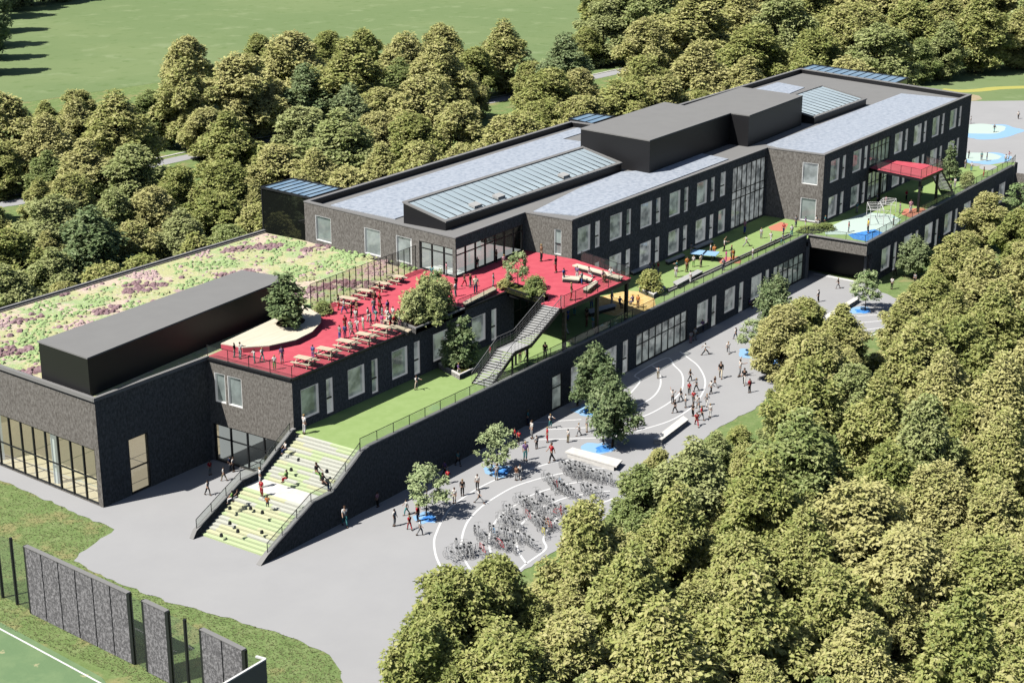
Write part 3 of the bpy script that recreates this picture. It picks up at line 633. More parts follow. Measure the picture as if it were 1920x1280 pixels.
# ================================================================== SOUND BARRIER
sb = thing('sound_barrier', (0, 0, 0), label='dark stone sound barrier panels with glass gaps beside the grass pitch', cat='barrier')
def bwall(pa, pb, n, h=5.15):
    a = Vector(pa); c = Vector(pb); d = (c-a)/n; nn = Vector((-d.y, d.x, 0)).normalized()*.12
    for i in range(n):
        b = MB(); p = a+d*i+d*.03; q = a+d*(i+1)-d*.03
        b.hexa([p-nn, q-nn, q+nn, p+nn, p-nn+Vector((0, 0, h)), q-nn+Vector((0, 0, h)), q+nn+Vector((0, 0, h)), p+nn+Vector((0, 0, h))]); b.build('wall_panel', M['stone'], sb)
    b = MB(); b.beam(a+Vector((0, 0, h)), c+Vector((0, 0, h)), .14, h); b.build('backing', M['dark'], sb)
    b = MB(); b.beam(a+Vector((0, 0, h+.06)), c+Vector((0, 0, h+.06)), .34, .06); b.build('coping', M['coping'], sb)
    for p in (a, c): b = MB(); b.box((p.x-.12, p.y-.14, 0), (p.x+.12, p.y+.14, h+.03)); b.build('post', M['dark'], sb)
bwall((64.65, 86.0, 0), (63.85, 74.85, 0), 6); bwall((63.7, 73.3, 0), (63.5, 70.95, 0), 1); bwall((63.1, 67.5, 0), (62.7, 63.5, 0), 2)
for x, y in ((65.0, 89.6), (64.9, 87.9), (63.4, 69.3)): b = MB(); b.bar((x, y, 0), (x, y, 5.15), .12, 8); b.build('post', M['dark'], sb)
for a, c in (((65, 92), (65.0, 89.6)), ((65.0, 89.6), (64.9, 87.9)), ((64.9, 87.9), (64.65, 86.0)), ((63.85, 74.8), (63.7, 73.3)), ((63.5, 70.95), (63.4, 69.3)), ((63.4, 69.3), (63.1, 67.5)), ((62.7, 63.5), (62.6, 61.9))):
    b = MB(); b.poly([(*a, .1), (*c, .1), (*c, 5.0), (*a, 5.0)]); b.build('glass_panel', M['rail'], sb, recalc=False)
p = G(498, 1234, 5.1); q = G(400, 1292, 5.1); r = G(480, 1229, 5.1)
b = MB(); b.beam((p.x, p.y, 5.0), (q.x, q.y, 5.0), .1, 5.0); b.build('end_wall', M['coping'], sb)
b = MB(); b.beam((p.x, p.y, 5.12), (q.x, q.y, 5.12), .16, .1); b.beam((p.x, p.y, 5.118), (r.x, r.y, 5.118), .16, .1); b.build('coping', M['white'], sb)

# ================================================================== TREES
def leaf(b, p, d, up, L, wd):
    s_ = d.cross(up)
    if s_.length < 1e-4: s_ = Vector((1, 0, 0))
    s_.normalize(); q = p+d*L*.5
    droop = Vector((0, 0, -L*.16))
    k = len(b.v); b.v += [tuple(p), tuple(q+s_*wd), tuple(p+d*L+droop), tuple(q-s_*wd)]; b.f.append([k, k+1, k+2, k+3]); b.m.append(0)
def ico_template():
    bm = bmesh.new(); bmesh.ops.create_icosphere(bm, subdivisions=1, radius=1)
    v = [x.co.copy() for x in bm.verts]; f = [[q.index for q in x.verts] for x in bm.faces]; bm.free(); return v, f
ICO = ico_template()
def crown_mesh(name, seed, h, wd, z0, nl, nr, mats, lsz=.45, prof='ovoid', gap=.0, per=3, lrs=.17):
    r = random.Random(seed); b = MB()
    for i in range(nl):
        t = (i+.5)/nl if i < nl*.85 else r.random()
        if prof == 'ovoid': pr = math.sin(math.pi*min(1, (t*.80+.17)))**.75*(1.22-.52*t)
        elif prof == 'cone': pr = (1-t)**.8*1.0+.08
        else: pr = math.sqrt(max(0, 1-t*t))
        a = i*2.39996+r.uniform(-.5, .5); rr = r.uniform(.66, 1.18)
        lr = wd*lrs*r.uniform(.72, 1.22)*(1.0 if prof != 'cone' else .85*(1.25-t))
        rad = max(0, wd/2*pr*rr-lr*.75)*(1 if r.random() < .82 else .45)
        c = Vector((math.cos(a)*rad, math.sin(a)*rad, z0+(h-z0)*t-lr*.25*(t > .8)+r.uniform(-.055, .055)*h*(t < .85)))
        sq = r.uniform(.8, 1.1); core = .62
        k = len(b.v)
        for v in ICO[0]: b.v.append(tuple(c+Vector((v.x*lr*core, v.y*lr*core, v.z*lr*core*sq))))
        for f in ICO[1]: b.f.append([k+q for q in f]); b.m.append(0)
        n = int(nr*(lr/(wd*lrs))**2)
        for j in range(n):
            zz = r.uniform(-.55, 1); an = r.uniform(0, 6.283); s_ = math.sqrt(1-zz*zz); d = Vector((s_*math.cos(an), s_*math.sin(an), zz))
            if gap and mnoise.noise(d*1.7+c*.8) > gap: continue
            p = c+Vector((d.x*lr, d.y*lr, d.z*lr*sq))*r.uniform(.66, 1.10)
            a0 = r.uniform(0, 6.283); u = d.orthogonal().normalized(); v = d.cross(u)
            for q in range(per):
                an2 = a0+q*6.283/per+r.uniform(-.4, .4)
                dd = Vector((math.cos(an2), math.sin(an2), r.uniform(-.75, .55)))+Vector((d.x, d.y, d.z*.8))*r.uniform(.3, 1.0); dd.normalize()
                L = lsz*r.uniform(.6, 1.25); leaf(b, p, dd, Vector((r.uniform(-.8, .8), r.uniform(-.8, .8), 1))+d*.7, L, L*r.uniform(.22, .34))
    return b.mesh(name, mats)
def trunk_mesh(seed, h, z0, wd, r0):
    r = random.Random(seed); b = MB(); top = Vector((r.uniform(-.1, .1)*wd, r.uniform(-.1, .1)*wd, h*.72)); mid = Vector((top.x*.4, top.y*.4, z0))
    b.bar((0, 0, -.1), mid, r0, 8, r2=r0*.7); b.bar(mid, top, r0*.7, 7, r2=r0*.2)
    for i in range(5):
        a = i*1.3+r.random(); f = .1+i*.15; p = mid.lerp(top, f); e = p+Vector((math.cos(a)*wd*.3, math.sin(a)*wd*.3, h*.14)); b.bar(p, e, r0*.35, 5, r2=r0*.1)
    return b.mesh('trunk', M['trunk'])
KIND = {}
def kind(key, n, h, wd, z0, nl, nr, mk, r0, lsz, prof='ovoid', gap=0, per=3, lrs=.17):
    KIND[key] = [(crown_mesh('crown', 100*len(KIND)+i+1, h, wd, z0, nl, nr, M[mk], lsz, prof, gap, per, lrs), trunk_mesh(i+5, h, z0*1.1, wd, r0)) for i in range(n)]
kind('wood', 6, 10, 7.2, .9, 66, 120, 'fol', .22, .36, lrs=.140)
kind('woodg', 3, 10, 7.0, .9, 66, 120, 'fol2', .22, .36, lrs=.140)
kind('dark', 2, 10, 6.5, .6, 60, 70, 'fol3', .22, .38, lrs=.135)
kind('maple', 3, 10, 7.6, 2.7, 30, 44, 'fol4', .13, .52, gap=.02, lrs=.12)
kind('round', 3, 10, 9.0, 1.8, 44, 70, 'fol3', .26, .50, gap=.22, lrs=.14)
kind('fir', 2, 10, 6.0, 1.2, 44, 50, 'fol3', .18, .55, 'cone')
kind('shrub', 3, 4, 5.4, .1, 24, 44, 'fol2', .10, .42, 'dome')
kind('bush', 2, 4, 5.4, .1, 24, 50, 'fol', .10, .42, 'dome')
NT = 0
def tree(key, loc, h, wd=None, name='tree', rz=None, label=None, cat='tree', group=None, var=None, base_h=None):
    global NT
    NT += 1
    H = {'shrub': 4, 'bush': 4}.get(key, 10); W = {'wood': 7.2, 'woodg': 7, 'dark': 6.5, 'maple': 7.6, 'round': 9, 'fir': 6, 'shrub': 5.4, 'bush': 5.4}[key]
    cm, tm = KIND[key][(var if var is not None else R_.randrange(99)) % len(KIND[key])]
    t = thing(name, loc, R_.uniform(0, 6.28) if rz is None else rz, label=label, cat=cat, group=group, pix=PX(loc))
    sx = (wd or h*.7)/W; t.scale = (sx, sx, h/H)
    link('trunk', tm, t); link('crown', cm, t)
    return t
def inpoly(x, y, P):
    c = False; n = len(P); j = n-1
    for i in range(n):
        xi, yi = P[i]; xj, yj = P[j]
        if (yi > y) != (yj > y) and x < (xj-xi)*(y-yi)/(yj-yi)+xi: c = not c
        j = i
    return c
def ell(base, h, wd, f=1.0):
    """outline of the crown seen from the camera, picture coordinates"""
    out = []
    for i in range(12):
        t = i*math.pi/6; p = base+CR*(math.cos(t)*wd/2*f*.95)+Vector((0, 0, h*.54+math.sin(t)*h*.46*f)); out.append(PX(p))
    return out
FP = [(700,1900),(712,1260),(717,1222),(728,1175),(742,1140),(758,1105),(772,1085),(790,1070),(825,1060),(862,1064),(880,1077),(897,1052),(922,1040),(962,1050),(985,1080),(992,1112),(1037,1124),(1040,1035),(1060,985),(1082,940),(1107,928),(1130,945),(1142,985),(1146,945),(1152,895),(1180,850),(1212,826),(1237,820),(1275,817),(1322,790),(1362,808),(1374,842),(1398,812),(1405,770),(1418,748),(1417,721),(1424,700),(1437,687),(1430,655),(1440,622),(1465,592),(1490,577),(1510,574),(1532,604),(1575,612),(1600,625),(1610,642),(1617,665),(1632,680),(1660,682),(1660,642),(1658,612),(1666,592),(1690,570),(1700,540),(1740,528),(1762,508),(1790,455),(1805,410),(1822,390),(1845,376),(1870,390),(1882,420),(1915,402),(2060,330),(2300,500),(2300,1900)]
BP = [(-160,900),(-160,150),(0,163),(60,165),(95,205),(112,178),(118,148),(150,143),(172,178),(215,168),(245,162),(270,118),(300,58),(345,26),(385,58),(394,90),(430,98),(470,62),(520,38),(575,55),(640,50),(680,34),(715,58),(760,28),(800,48),(830,34),(870,58),(890,34),(960,6),(1002,20),(1015,66),(1050,50),(1066,-8),(1120,-70),(1600,-160),(2200,-160),(2200,118),(1840,126),(1765,145),(1700,165),(1680,200),(1640,400),(500,900)]
HOLES = [(332,287,24,16),(18,372,34,20),(942,182,30,14),(1142,138,16,12),(500,256,12,8)]
placed = []
def try_tree(base, h, wd, P, sp=1.0, holes=(), check=True):
    e = ell(base, h, wd)
    if check and not all(inpoly(x, y, P) for x, y in e): return False
    cx = sum(x for x, y in e)/12; cy = sum(y for x, y in e)/12; rw = (max(x for x, y in e)-min(x for x, y in e))/2; rh = (max(y for x, y in e)-min(y for x, y in e))/2
    if cx+rw < -60 or cx-rw > 1990 or cy+rh < -10 or cy-rh > 1295: return False
    for hx, hy, ha, hb in holes:
        if abs(hx-cx) < rw+ha*.6 and abs(hy-cy) < rh+hb*.5 and ((hx-cx)/(rw+ha*.8))**2+((hy-cy)/(rh+hb*.8))**2 < 1: return False
    for qx, qy, qw, qh, qb, qr in placed:
        if (((cx-qx)/((rw+qw)*.62*sp))**2+((cy-qy)/((rh+qh)*.40*sp))**2) < 1: return False
        if (base-qb).length < (wd/2+qr)*.45: return False
    placed.append((cx, cy, rw, rh, base, wd/2)); return True
rt_ = random.Random(21)
trees = []
for px, py, h, wd in ((1845,466,7.6,6.0),(1908,498,7.6,6.0),(1790,548,7.4,5.6),(1738,630,7.2,5.6),(1690,672,6.6,5.2),(1508,668,6.6,5.0),(1462,706,7.6,5.6),(1572,704,7.0,5.4),(1092,1190,10.4,5.8),(928,1262,8.9,5.4),(845,1296,9.2,6.0)):
    base = G(px, py); e = ell(base, h, wd); placed.append((sum(x for x, y in e)/12, sum(y for x, y in e)/12, (max(x for x, y in e)-min(x for x, y in e))/2, (max(y for x, y in e)-min(y for x, y in e))/2, base, wd/2)); trees.append((base, h, wd, 'f'))
for hmin, hmax, n in ((9.0, 11.0, 5000), (7.5, 9.5, 5000), (5.5, 7.5, 5000), (4.0, 5.5, 3500)):
    for i in range(n):
        u = rt_.random(); v = rt_.random()
        px = 690+u*1330; py = 560+v*900
        base = G(px, py)
        h = rt_.uniform(hmin, hmax); wd = h*rt_.uniform(.56, .74)
        if base.y > 68 and base.x > 170 or base.y > 76: continue
        if try_tree(base, h, wd, FP, 1.08): trees.append((base, h, wd, 'f'))
for sc_, n in ((1.0, 9000), (.78, 8000), (.6, 6000)):
    for i in range(n):
        px = rt_.uniform(-120, 2000); py = rt_.uniform(-20, 640)
        base = G(px, py); dist = (base-CP).length; k = FPX/dist
        h = rt_.uniform(125, 175)*sc_/k; h = max(6.0, min(19, h)); wd = h*rt_.uniform(.72, .95)
        if base.x < 250 and base.y < 122.5+wd/2 + (2.5 if base.x > 126 and base.x < 190 else 0): continue
        if base.x >= 250 and base.y < 95: continue
        if try_tree(base, h, wd, BP, 1.06, HOLES): trees.append((base, h, wd, 'b'))
for px, py, h in ((-25,35,17),(-32,62,15),(-30,88,14),(-28,112,13),(-40,140,14),(18,20,15),(60,10,15),(108,2,15),(-8,12,16)):
    trees.append((G(px, py), h*1.25, h*.8, 'd'))
def size_word(h): return 'tall' if h > 13 else 'big' if h > 10 else 'medium' if h > 7.5 else 'small'
for base, h, wd, zn in trees:
    x, y = PX(base)
    if zn == 'd':
        key = 'dark'; lab = 'dark shaded tree at the far left corner of the mown field'; grp = 'trees at the corner of the field'
    elif zn == 'f':
        key = rt_.choices(('wood', 'woodg'), (9, 1.6))[0]
        row = 'at the bottom of the front wood' if y > 1230 else 'in the front wood below the bicycles' if y > 1060 and x < 1250 else 'low in the front wood' if y > 1060 else 'in the front wood beside the white benches' if x < 1450 and y > 820 else 'in the middle of the front wood' if y > 820 else 'at the upper right edge of the front wood' if x > 1660 else 'in the front wood beside the far plaza'
        lab = f'{size_word(h)} {"yellow-green" if key == "wood" else "fresh green"} tree {row}'; grp = 'trees of the front wood'
    else:
        key = rt_.choices(('wood', 'woodg', 'dark'), (7, 2.2, .35))[0]
        colw = 'behind the planted roof' if x < 480 else 'behind the glass stair tower' if x < 760 else 'behind the long skylight' if x < 1090 else 'behind the roof plant box' if x < 1420 else 'behind the far roof end' if x < 1680 else 'above the far lawn'
        row = 'beside the mown field' if y < 190 and x < 1100 else 'far back' if y < 130 else 'in the wood'
        lab = f'{size_word(h)} {dict(wood="yellow-green", woodg="fresh green", dark="dark green")[key]} tree {row} {colw}'; grp = 'trees of the wood behind the school'
    tree(key, base, h, wd, 'tree' if zn != 'x' else 'shrub', label=lab, group=grp)
print('TREES', len(trees), sum(t[3] == 'f' for t in trees))
# trees of the plaza and terraces: pixel base, height, width, kind
for px, py, z, h, wd, key, nm, lab in (
  (799,967,0,4.6,3.5,'maple','tree','young light green tree on a blue patch nearest the seating stairs'),
  (933,887,0,4.6,3.4,'maple','tree','young light green tree on the second blue patch beyond the stairs'),
  (1115,772,0,6.4,4.6,'round','tree','leafy green tree close to the brick front of the plaza'),
  (1148,838,0,6.2,4.3,'round','tree','leafy dark green tree just above the white bench end'),
  (1408,664,0,4.0,3.0,'maple','tree','thin young tree on a blue patch beside the front wood'),
  (1450,642,0,7.4,4.6,'round','tree','tall dark green tree near the brick front at the far plaza'),
  (1622,582,0,5.0,3.6,'maple','tree','young tree on a blue patch in the far plaza'),
  (1712,520,0,4.9,4.2,'round','tree','round dark green tree on the lawn by the far brick front'),
  (1906,402,0,4.6,4.0,'maple','tree','young light tree at the right edge near the brick front'),
  (1780,338,TG,5.6,2.8,'fir','tree','narrow dark tree standing against the far facade'),
  (1690,168,0,4.0,3.0,'wood','tree','small tree on the lawn beyond the far roof corner')):
    tree(key, G(px, py, z), h, wd, nm, label=lab, var=int(px) % 3)
def planter(pts, z, hh, label, wallm='concrete', plants=(), soil='soil', cat='planter'):
    c = sum(pts, Vector())/len(pts); t = thing('planter', (c.x, c.y, z), label=label, cat=cat); b = MB()
    P = [Vector((p.x-c.x, p.y-c.y, 0)) for p in pts]; n = len(P)
    if sum(P[i].x*P[(i+1) % n].y-P[(i+1) % n].x*P[i].y for i in range(n)) < 0: P.reverse()
    parapet(t, P, 0, hh, .18, 'box', wallm, off=0)
    b = MB(); b.prism([tuple(p[:2]) for p in P], .01, hh-.12); b.build('soil', M[soil], t); return t
# planters
planter([G(862,712,TG), G(900,694,TG), G(870,672,TG), G(822,690,TG)], TG, .5, 'white edged planter with orange flowers under the green tree on the turf terrace', soil='hedge')
tree('fir', G(868,694,TG)+Vector((0, 0, .3)), 5.4, 3.3, label='dense green tree in the planter before the dark windowed wall')
tree('fir', G(848,694,TG)+Vector((0, 0, .2)), 5.2, 2.4, label='darker slim tree against the dark windowed wall', var=1)
planter([Vector((107.3, 85.2, 0)), Vector((114.6, 85.2, 0)), Vector((114.6, 88.6, 0)), Vector((108.6, 88.9, 0))], TR, .55, 'grey planter full of shrubs on the front edge of the red terrace', 'coping')
for x, y, h, wd, k, lab in ((109.0, 86.9, 2.9, 3.0, 'shrub', 'left bushy shrub of the big planter on the red terrace'), (111.3, 87.3, 3.5, 3.6, 'shrub', 'tall middle shrub of the big planter on the red terrace'), (113.4, 86.9, 2.9, 2.8, 'shrub', 'right bushy shrub of the big planter on the red terrace'), (110.4, 85.9, 2.2, 2.6, 'shrub', 'low shrub hanging over the planter front edge')):
    tree(k, (x, y, TR+.4), h, wd, 'shrub', label=lab, cat='shrub')
tree('maple', (114.2, 88.2, TR+.2), 3.9, 2.0, label='thin leafy tree at the right end of the big terrace planter')
planter([Vector((121.2, 81.4, 0)), Vector((122.6, 81.4, 0)), Vector((124.2, 86.3, 0)), Vector((122.4, 86.3, 0))], TR, .5, 'dark planter with flowers beside the top of the steel stair', 'panel', soil='hedge')
tree('maple', (123.2, 85.2, TR+.3), 3.9, 2.7, label='green tree in the planter above the steel stair')
tree('shrub', (122.2, 82.6, TR+.3), 1.9, 2.4, 'shrub', label='green shrub with red tips above the steel stair', cat='shrub')
tree('bush', (122.9, 86.6, TR+.2), .9, 1.6, 'shrub', label='low yellow flowering shrub beside the stair planter tree', cat='shrub')
planter([G(1198,548,TG), G(1226,560,TG), G(1248,546,TG), G(1222,536,TG)], TG, .5, 'white planter box with pale shrub near the red canopy', soil='hedge')
tree('bush', G(1219,549,TG)+Vector((0, 0, .3)), 2.2, 2.9, 'shrub', label='pale yellow-green shrub in the white planter box', cat='shrub')
planter([G(1250,545,TG), G(1480,440,TG), G(1484,444,TG), G(1254,549,TG)], TG, .2, 'long narrow planting strip along the front edge of the turf', 'coping', soil='hedge')
tree('fir', G(537,607,TR+.5), 5.2, 4.3, label='dense dark green tree standing on the curved timber deck')
for i, (px, py) in enumerate(((1512,436), (1530,433), (1548,430))):
    tree('shrub', G(px, py, TG), .8, 2.2, 'shrub', label=('left', 'middle', 'right')[i]+' low shrub on the terrace corner beside the far lit facade', cat='shrub')
tree('shrub', G(1814,352,TG), 2.2, 2.2, 'shrub', label='green shrub at the foot of the far dark stair', cat='shrub')
tree('shrub', G(606,588,TR), 1.2, 1.8, 'shrub', label='small yellowish shrub behind the timber deck tree', cat='shrub')
for px, py, h, wd, k, lab in ((1010,1150,2.2,3.2,'bush','left brownish shrub at the grass edge below the bicycles'),(1045,1142,2.0,3.0,'bush','right brownish shrub at the grass edge below the bicycles'),(1205,1058,4.0,4.6,'bush','brown round shrub between the trees of the front wood'),(1010,1190,2,3.4,'shrub','low green shrub at the shaded wood edge'),
        (1640,690,1.6,2.6,'bush','low shrub at the grass wedge beside the far plaza'), (1385,830,1.5,2.4,'bush','low brown shrub in the grass gap of the front wood')):
    tree(k, G(px, py), h, wd, 'shrub', label=lab, cat='shrub')
# sedum cushions on the hall roof
rg = random.Random(11); b = MB(); 
for i in range(9000):
    x = rg.uniform(80.5, 125.5); y = rg.uniform(96.5, 120.2)
    if 79.5 < x < 106.4 and 96.3 < y < 104.4: continue
    if y < 96.2+(x-92.6)*.07: continue
    n1 = mnoise.noise(Vector((x*.22, y*.22, 5))); n2 = mnoise.noise(Vector((x*.16, y*.30, 9))); n3 = mnoise.noise(Vector((x*.5, y*.5, 2)))
    if n2 > .27 and n3 > -.35: mi = 1
    elif n1 > .14 and n3 > -.3: mi = 0
    elif n1 < -.40: mi = 2
    elif n3 > .36: mi = 3
    elif rg.random() < .10: mi = rg.randrange(4)
    else: continue
    s_ = rg.uniform(.10, .30)*(1.3 if mi == 1 else 1); a = rg.uniform(0, 6); k = len(b.v); hh = s_*rg.uniform(.35, .8)
    for q in range(5): t = a+q*1.2566; b.v.append((x+math.cos(t)*s_, y+math.sin(t)*s_, 9.15))
    for q in range(5): t = a+.5+q*1.2566; b.v.append((x+math.cos(t)*s_*.6, y+math.sin(t)*s_*.6, 9.16+hh*rg.uniform(.7, 1)))
    b.v.append((x, y, 9.16+hh))
    for q in range(5):
        q2 = (q+1) % 5; b.f += [[k+q, k+q2, k+5+q], [k+q2, k+5+q2, k+5+q], [k+5+q, k+5+q2, k+10]]; b.m += [mi]*3
M['sg'] = mat('sedum_green', (.33, .47, .19), .95, .1, noise=(3, (.42, .54, .26), .4, .6)); M['sp'] = mat('sedum_purple', (.26, .16, .17), .95, .1, noise=(2, (.38, .26, .28), .4, .6))
M['sk'] = mat('sedum_pink', (.58, .40, .42), .95, .1, noise=(3, (.60, .46, .42), .4, .6)); M['sy'] = mat('sedum_olive', (.46, .48, .25), .95, .1)
o = b.build('sedum_planting', [M['sg'], M['sp'], M['sk'], M['sy']], recalc=True); o['kind'] = 'stuff'; o['label'] = 'low green, pink and purple sedum cushions on the hall roof'; o['category'] = 'sedum'
# grass tufts along the lawn edges near the plaza
b = MB(); plz2 = [(p.x, p.y) for p in pz]
def tuft(p, s_):
    for q in range(4):
        a = rg.uniform(0, 6.28); d = Vector((math.cos(a), math.sin(a), 0)); n = Vector((-d.y, d.x, 0))*s_*.22; e = p+d*s_*rg.uniform(.3, .8)+Vector((0, 0, s_*rg.uniform(.4, .9)))
        b.poly([p-n-Vector((0, 0, .03)), p+n-Vector((0, 0, .03)), e])
cnt = 0
while cnt < 15000:
    px = rg.uniform(-10, 660); py = rg.uniform(880, 1290); p = G(px, py)
    if inpoly(p.x, p.y, plz2) or p.x < 62.2 or p.y > 95 and p.x > 79: continue
    tuft(Vector((p.x, p.y, -.02)), rg.uniform(.05, .14)); cnt += 1
o = b.build('grass_tufts', foliage('lawn_blades', (.26, .34, .12), (.36, .42, .18), (.50, .48, .24)), recalc=False); o['kind'] = 'stuff'; o['label'] = 'rough grass tufts on the lawn beside the plaza'; o['category'] = 'grass'

# ================================================================== FURNITURE
def dup(root, loc, rz, label, group=None, pix=None):
    r = root.copy(); COL.objects.link(r); r.location = loc; r.rotation_euler.z = rz; r['label'] = label
    if group: r['group'] = group
    for ch in list(root.children):
        c = ch.copy(); COL.objects.link(c); c.parent = r
        for g in list(ch.children): d = g.copy(); COL.objects.link(d); d.parent = c
    ALL.append((r, PX(loc) if pix is None else pix)); return r
def picnic():
    t = thing('picnic_table', (0, 0, 0), cat='picnic table', group='picnic tables on the red terrace')
    b = MB()
    for i in range(5): b.box((-.38+i*.155, -.95, .70), (-.38+i*.155+.145, .95, .75))
    b.build('tabletop', M['timber'], t)
    for s_ in (-1, 1):
        b = MB()
        for i in range(2): x = s_*.72-.14+i*.145; b.box((x, -.95, .42), (x+.135, .95, .46))
        b.build('bench', M['timber'], t)
    for s_ in (-.65, .65):
        b = MB(); b.beam((-.85, s_, .42), (.85, s_, .42), .05, .09); b.beam((-.75, s_+.03, .0+.09), (-.2, s_+.03, .70), .05, .09); b.beam((.75, s_+.03, .09), (.2, s_+.03, .70), .05, .09); b.beam((-.36, s_, .70), (.36, s_, .70), .05, .07)
        b.build('leg', M['timber'], t)
    return t
pt = picnic(); first = True
for row, lst in (('front row along the railing', ((573,686), (614,669), (651,654), (687,641), (718,626), (740,607))), ('back row along the mesh fence', ((652,572), (681,557), (713,543), (741,530)))):
    for i, (px, py) in enumerate(lst):
        p = G(px, py, TR); lab = f'pale timber picnic table, {("first", "second", "third", "fourth", "fifth", "sixth")[i]} from the left in the {row}'
        if first: pt.location = p; pt['label'] = lab; pt.rotation_euler.z = .1; first = False; ALL.append((pt, (px, py)))
        else: dup(pt, p, .1+R_.uniform(-.04, .04), lab)
# curved timber deck
arc = [(414,644),(455,651),(505,648),(555,637),(585,622),(602,604),(602,591),(583,580),(566,573)]
A = pxs(arc, TR+.5); t = thing('timber_deck', (0, 0, 0), label='cream half round timber deck with red edge on the red terrace', cat='deck')
b = MB(); b.prism([(p.x, p.y) for p in A], TR, TR+.44); b.build('edge', M['red'], t)
b = MB(); b.prism([(p.x, p.y) for p in A], TR+.44, TR+.52); b.build('decking', M['deck'], t)
b = MB(); c = G(545,605,TR+.5); b.prism([(c.x+math.cos(i*.52)*1.5, c.y+math.sin(i*.52)*1.1) for i in range(12)], TR+.52, TR+.60); b.build('soil', M['soil'], t)
def longbench(pts, z, h, label, m='concrete', name='bench', legs=False):
    """pts: three or four pixel corners of the bench top at height z+h"""
    P = pxs(pts, z+h); c = sum(P, Vector())/len(P); t = thing(name, (c.x, c.y, z), label=label, cat='bench', pix=PX(c))
    Q = [((p.x-c.x), (p.y-c.y)) for p in P]
    b = MB(); b.prism(Q, h-.12, h); b.build('seat', M[m], t)
    b = MB(); b.prism([(x*.96, y*.9) for x, y in Q], 0.0, h-.12); b.build('base', M['concrete' if m == 'concrete' else 'dark'], t)
longbench([(1059,846),(1073,838),(1167,862),(1156,874)], 0, .5, 'long white concrete bench beside the bicycles')
longbench([(1225,822),(1281,779),(1291,786),(1241,824)], 0, .5, 'white concrete bench slanting up beside the running children')
longbench([(1535,598),(1604,556),(1613,558),(1541,604)], 0, .5, 'long white concrete bench in the far plaza')
longbench([(868,566),(925,537),(932,541),(874,570)], TR, .45, 'timber bench along the front edge beside the wing glazing', 'timber')
longbench([(1073,497),(1082,494),(1169,518),(1164,522)], TR, .45, 'long cream timber bench on the red canopy platform', 'deck')
longbench([(1055,516),(1088,518),(1086,524),(1054,521)], TR, .45, 'short cream bench in the middle of the red canopy platform', 'deck')
longbench([(1093,541),(1116,525),(1122,528),(1103,543)], TR, .45, 'cream bench slanting near the front of the red canopy platform', 'deck')
longbench([(1088,513),(1112,521),(1108,525),(1084,518)], TR, .45, 'small cream bench between the longer benches of the canopy', 'deck')
longbench([(1262,528),(1308,505),(1318,508),(1270,534)], TG, .5, 'grey lounge bench with red end on the turf', 'steel')
longbench([(716,601),(735,606),(772,618),(766,621)], TR, .45, 'thin timber bench left of the big terrace planter', 'timber')
longbench([(1100,580),(1150,568),(1156,572),(1106,586)], TG, .45, 'grey bench in the shade under the red canopy', 'steel')
for i, (px, py) in enumerate(((1200,508), (1265,488), (1318,462))):
    longbench([(px-18, py), (px+14, py-13), (px+20, py-10), (px-12, py+3)], TG, .4, f'{("left", "middle", "right")[i]} grey window bench against the terrace facade', 'steel')
# ping-pong table
p = G(1321,486,TG); t = thing('table_tennis_table', p, .25, label='pale blue table tennis table on the green terrace', cat='table tennis table')
b = MB(); b.box((-.95, -1.5, .72), (.95, 1.5, .77)); b.build('tabletop', M['lightblue'], t)
b = MB(); b.box((-.95, -.02, .77), (.95, .02, .92)); b.build('net', M['dark'], t)
for s_ in (-1, 1): b = MB(); b.box((-.7, s_*1.0-.05, 0), (-.6, s_*1.0+.05, .72)); b.box((.6, s_*1.0-.05, 0), (.7, s_*1.0+.05, .72)); b.box((-.6, s_*1-.04, .3), (.6, s_*1+.04, .4)); b.build('leg', M['dark'], t)
# climbing frames / goals on the far terrace
def frame(px, py, lab, rz, n=5, L=4.2, hh=1.9):
    t = thing('climbing_frame', G(px, py, TG), rz, label=lab, cat='climbing frame', group='climbing frames on the far terrace', pix=(px, py))
    b = MB()
    for i in range(n+1):
        x = -L/2+L*i/n
        b.bar((x, -.8, hh), (x, .8, hh), .03, 5)
        if i in (0, n): b.bar((x, -.8, 0), (x, -.8, hh), .04, 5); b.bar((x, .8, 0), (x, .8, hh), .04, 5); b.bar((x, -.8, hh/2), (x, .8, hh/2), .03, 5)
    for y in (-.8, .8): b.bar((-L/2, y, hh), (L/2, y, hh), .04, 5)
    b.build('bars', M['white'], t)
frame(1640, 415, 'white tube climbing frame nearest the blue patch', 0.5)
frame(1662, 402, 'white tube climbing frame behind the blue patch', .2, 4, 3.4, 1.7)
p = G(1147,572,TG); t = thing('basketball_hoop', p, label='white basketball hoop on the sand patch under the canopy edge', cat='hoop')
b = MB(); b.bar((0, 0, 0), (0, 0, 2.2), .05, 6); b.build('pole', M['white'], t)
b = MB(); b.box((-.45, -.03, 2.2), (.45, .03, 2.85)); b.build('board', M['white'], t)
b = MB(); [b.bar((.22*math.cos(i*.63), -.3+.22*math.sin(i*.63), 2.3), (.22*math.cos(i*.63+.63), -.3+.22*math.sin(i*.63+.63), 2.3), .015, 4) for i in range(10)]; b.build('ring', M['dark'], t)

